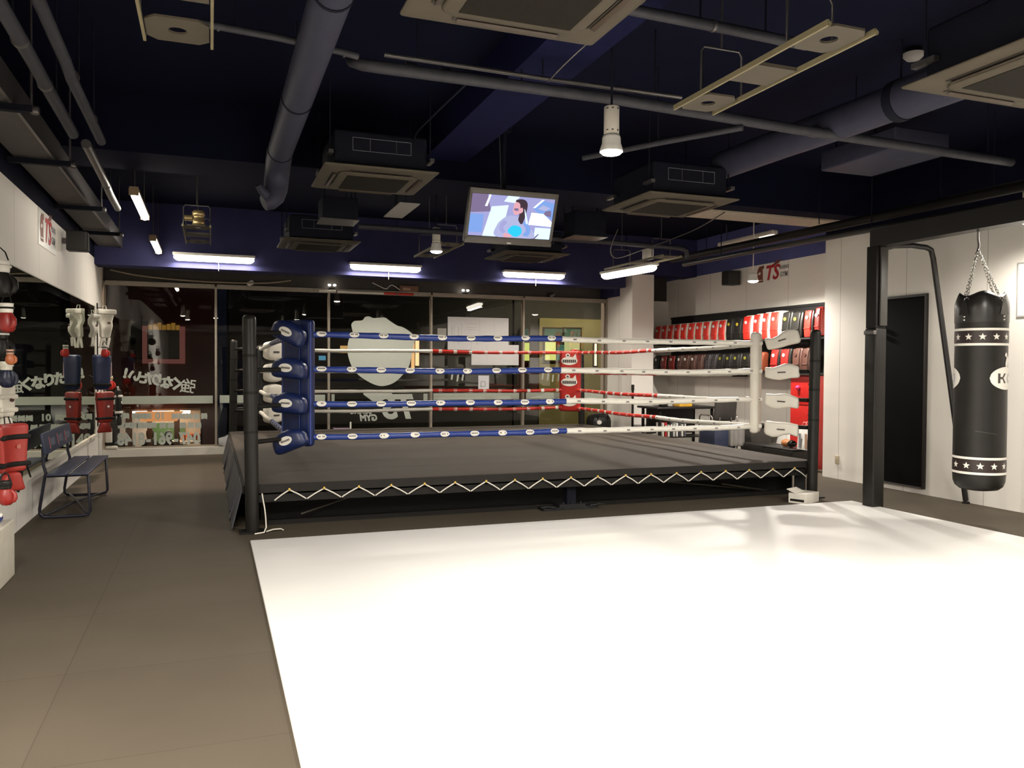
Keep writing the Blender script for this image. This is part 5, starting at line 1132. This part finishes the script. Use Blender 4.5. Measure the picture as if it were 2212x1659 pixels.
# ================================================================== STREET OUTSIDE
struct('road', MB().box((-14, 15.2, -3.5), (30, 34, -3.4)), mat('asphalt', (.03,.03,.032), .8))
BRICK = mat('red_brown_facade', (.17,.060,.050), .7, var=.15, scale=2)
DARKF = mat('charcoal_facade', (.045,.043,.043), .7, var=.15, scale=1)
OCHRE = mat('ochre_facade', (.30,.26,.13), .7, var=.1, scale=2)
YS = 23.6
def sp(px, py, Y=YS): return onY(px, py, Y)
b = thing('brown_building', 'red-brown building across the street with a lit shop below', 'building', (-1.0, 25.0, -3.4))
xa, xb = sp(195,700).x-4, sp(470,700).x; zs = sp(300,884).z
sh0, sh1 = sp(236,884).x, sp(433,884).x
MB().box((xa,YS,zs), (xb,YS+4,7)).box((xa,YS,-3.4), (sh0,YS+4,zs)).box((sh1,YS,-3.4), (xb,YS+4,zs)).build('wall', BRICK, b)
w0, w1 = sp(318,712), sp(388,776)
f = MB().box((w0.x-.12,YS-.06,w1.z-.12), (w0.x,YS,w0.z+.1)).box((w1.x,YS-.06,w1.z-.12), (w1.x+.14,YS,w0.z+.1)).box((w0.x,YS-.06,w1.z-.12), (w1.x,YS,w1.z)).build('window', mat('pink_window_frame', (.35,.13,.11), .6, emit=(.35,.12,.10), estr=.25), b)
MB().box((w0.x,YS-.02,w1.z), (w1.x,YS-.005,w0.z+.1)).build('pane', mat('dark_pane', (.012,.013,.014), .15), f)
mb = MB()
for k in range(7): x = w0.x+(w1.x-w0.x)*(k+.2)/7; mb.box((x,YS-.03,w0.z-.0), (x+.1,YS-.021,w0.z+.13+.03*(k % 3)))
mb.build('amber_valance', em('amber_strip', (.55,.28,.04), .30), f)
w0, w1 = sp(282,694), sp(318,776)
f = MB().box((w0.x-.05,YS-.05,w1.z-.05), (w0.x,YS,w0.z)).box((w0.x,YS-.05,w1.z-.08), (w1.x,YS,w1.z)).box((w0.x,YS-.05,w0.z), (w1.x,YS,w0.z+.05)).build('window', mat('grey_window_frame', (.16,.11,.10), .6), b)
MB().box((w0.x,YS-.02,w1.z), (w1.x,YS-.005,w0.z)).build('pane', mat('dark_pane', (.012,.013,.014)), f)
# lit shop room behind the opening
sh = MB().box((sh0,YS+2.6,-3.4), (sh1,YS+2.7,zs)).box((sh0-.05,YS,-3.4), (sh0,YS+2.6,zs)).box((sh1,YS,-3.4), (sh1+.05,YS+2.6,zs)).box((sh0,YS,-3.4), (sh1,YS+2.6,-3.3)).box((sh0,YS,zs-.05), (sh1,YS+2.6,zs))
sh.build('shop_interior', mat('shop_cream', (.72,.56,.42), .7), b)
cw0, cw1 = sp(308,884), sp(384,896)
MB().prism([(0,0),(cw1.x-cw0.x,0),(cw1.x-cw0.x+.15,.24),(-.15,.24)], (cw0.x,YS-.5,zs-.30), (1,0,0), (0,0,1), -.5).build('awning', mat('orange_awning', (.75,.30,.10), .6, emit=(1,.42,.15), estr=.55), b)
MB().box((cw0.x+.2,YS+1.2,zs-.20), (cw1.x-.2,YS+1.9,zs-.14)).build('shop_light', em('shop_lamp', (1,.78,.55), 9), b)
MB().box((sh0+.3,YS+1.2,zs-.20), (sh0+1.4,YS+1.9,zs-.14)).build('shop_light', em('shop_lamp_cool', (.75,.9,1.), 5), b)
MB().box((sh1-1.4,YS+1.2,zs-.20), (sh1-.3,YS+1.9,zs-.14)).build('shop_light', em('shop_lamp', (1,.78,.55), 9), b)
for px, wd in ((271,.16),(318,.12),(376,.14)):
    x = sp(px,900).x; MB().box((x,YS-.02,-3.4), (x+wd,YS+.08,zs)).build('shop_post', mat('beige_post', (.42,.32,.26), .6), b)
x = sp(345,920).x; MB().box((x-.35,YS+2.5,zs-1.15), (x+.55,YS+2.59,zs-.55)).build('green_board', mat('shop_green', (.10,.20,.06), .7), b)
for k in range(6): x = sp(385+9*k,930).x; MB().box((x,YS+1.8,zs-1.02), (x+.13,YS+2.0,zs-.82-.04*(k % 2))).build('shelf_good', mat('orange_box', (.60,.14,.04), .6), b)
x = sp(410,940).x; MB().box((x-.6,YS+1.6,zs-1.1), (x+.75,YS+2.1,zs-1.03)).build('shop_shelf', mat('shop_white', (.7,.64,.55), .6), b)
MB().box((sh0+.05,YS+.6,-3.3), (sh0+.5,YS+1.4,zs-.95)).build('counter', mat('shop_grey', (.10,.09,.12), .6), b)
# two seated customers seen from behind
def person(px, py, label):
    p = sp(px, py, YS+1.0); t = thing('person', label, 'person', (p.x, p.y, p.z-.95)); x, y, z = p; n = 16; prof = []
    def rg(zz, rx, ry, oy=0): return [Vector((x+rx*math.cos(2*PI*j/n), y+oy+ry*math.sin(2*PI*j/n), z+zz)) for j in range(n)]
    MB().loft([rg(-.95,.20,.20), rg(-.80,.22,.22), rg(-.55,.19,.14), rg(-.35,.22,.13), rg(-.24,.21,.11), rg(-.18,.12,.09), rg(-.13,.06,.06), rg(-.08,.06,.065), rg(-.02,.075,.09), rg(.04,.078,.095), rg(.09,.06,.075), rg(.115,.02,.03)]).build('body', mat('dark_clothes', (.015,.014,.018), .8), t)
    MB().loft([rg(-.12,.085,.075,-.02), rg(-.04,.098,.108,-.01), rg(.05,.098,.112,-.005), rg(.11,.072,.085), rg(.138,.02,.03)]).build('hair', mat('dark_hair', (.012,.008,.007), .6), t)
person(324, 936, 'person with dark hair and dark top in the lit shop, beside the cream post'); person(364, 940, 'person with dark hair seated in the lit shop in front of the green board')
b = thing('charcoal_building', 'dark charcoal building across the street behind the glove decal', 'building', (5.0, 25.0, -3.4))
x0, x1 = xb+.3, sp(1120,700).x
MB().box((x0,YS+.5,-3.4), (x1,YS+4,7)).build('wall', DARKF, b)
for (pa, pb, col, s) in (((896,740),(903,800),(1,.55,.22),.9), ((905,735),(913,790),(1,.62,.30),1.3), ((740,746),(757,762),(1,.6,.2),.5), ((693,768),(708,778),(.15,.45,.65),.5), ((1100,725),(1112,750),(.5,.45,.3),.3)):
    q0, q1 = sp(*pa), sp(*pb); f = MB().box((q0.x-.05,YS+.46,q1.z-.05), (q1.x+.05,YS+.499,q0.z+.05)).build('window', mat('dark_brown_frame', (.06,.03,.02), .6), b)
    MB().box((q0.x,YS+.44,q1.z), (q1.x,YS+.459,q0.z)).build('pane', em('pane_%d' % int(pa[0]), col, s), f)
b = thing('ochre_building', 'ochre building with lit greenish windows across the street beside the pier', 'building', (10.5, 25.0, -3.4))
x0, x1 = sp(1176,690).x, sp(1303,690).x; zt = sp(1200,686).z
MB().box((x0,YS+.4,-3.4), (x1+6,YS+4,zt)).build('wall', mat('ochre_lit_facade', (.36,.32,.15), .7, var=.1, scale=2), b)
MB().box((sp(1122,690).x,YS+.45,-3.4), (x0-.003,YS+4,zt+3)).box((x0,YS+.6,zt+.003), (x1+6,YS+4,zt+3)).build('upper_wall', DARKF, b)
for (pa, pb, col, s) in (((1186,709),(1224,733),(.12,.22,.12),.5), ((1229,709),(1264,733),(.12,.22,.12),.5), ((1187,738),(1210,778),(.85,.85,.25),.85), ((1213,744),(1228,778),(.10,.25,.16),.5), ((1229,738),(1262,778),(.70,.70,.28),.7), ((1139,740),(1152,779),(.8,.85,.2),.8), ((1136,709),(1150,733),(.10,.18,.12),.4), ((1295,742),(1299,790),(1,.85,.5),1.6)):
    q0, q1 = sp(*pa), sp(*pb); f = MB().box((q0.x-.05,YS+.36,q1.z-.05), (q1.x+.05,YS+.399,q0.z+.05)).build('window', mat('dark_brown_frame', (.06,.03,.02)), b)
    MB().box((q0.x,YS+.34,q1.z), (q1.x,YS+.359,q0.z)).build('pane', em('glow_%d_%d' % pa, col, s), f)
x = sp(1278,705).x
L = bpy.data.lights.new('facade_fill_light', 'AREA'); L.energy = 240; L.size = .4; L.color = (1,.85,.5); o = bpy.data.objects.new('facade_fill_light', L); COL.objects.link(o); o.location = (x-.6, YS-1.6, zt+2.2); o.rotation_euler = (-.45, 0, 0)  # added light out of view, brightens the ochre facade
L = bpy.data.lights.new('facade_fill_light', 'AREA'); L.energy = 420; L.size = .4; L.color = (1,.7,.5); o = bpy.data.objects.new('facade_fill_light', L); COL.objects.link(o); o.location = (-.8, YS-3.5, 6.2); o.rotation_euler = (-1.0, 0, 0)  # added light hidden above the window head, brightens the brown facade
# ================================================================== LIGHT, WORLD
w = bpy.data.worlds.new('night'); SC.world = w; w.use_nodes = True
w.node_tree.nodes['Background'].inputs[0].default_value = (.010, .012, .02, 1); w.node_tree.nodes['Background'].inputs[1].default_value = .25
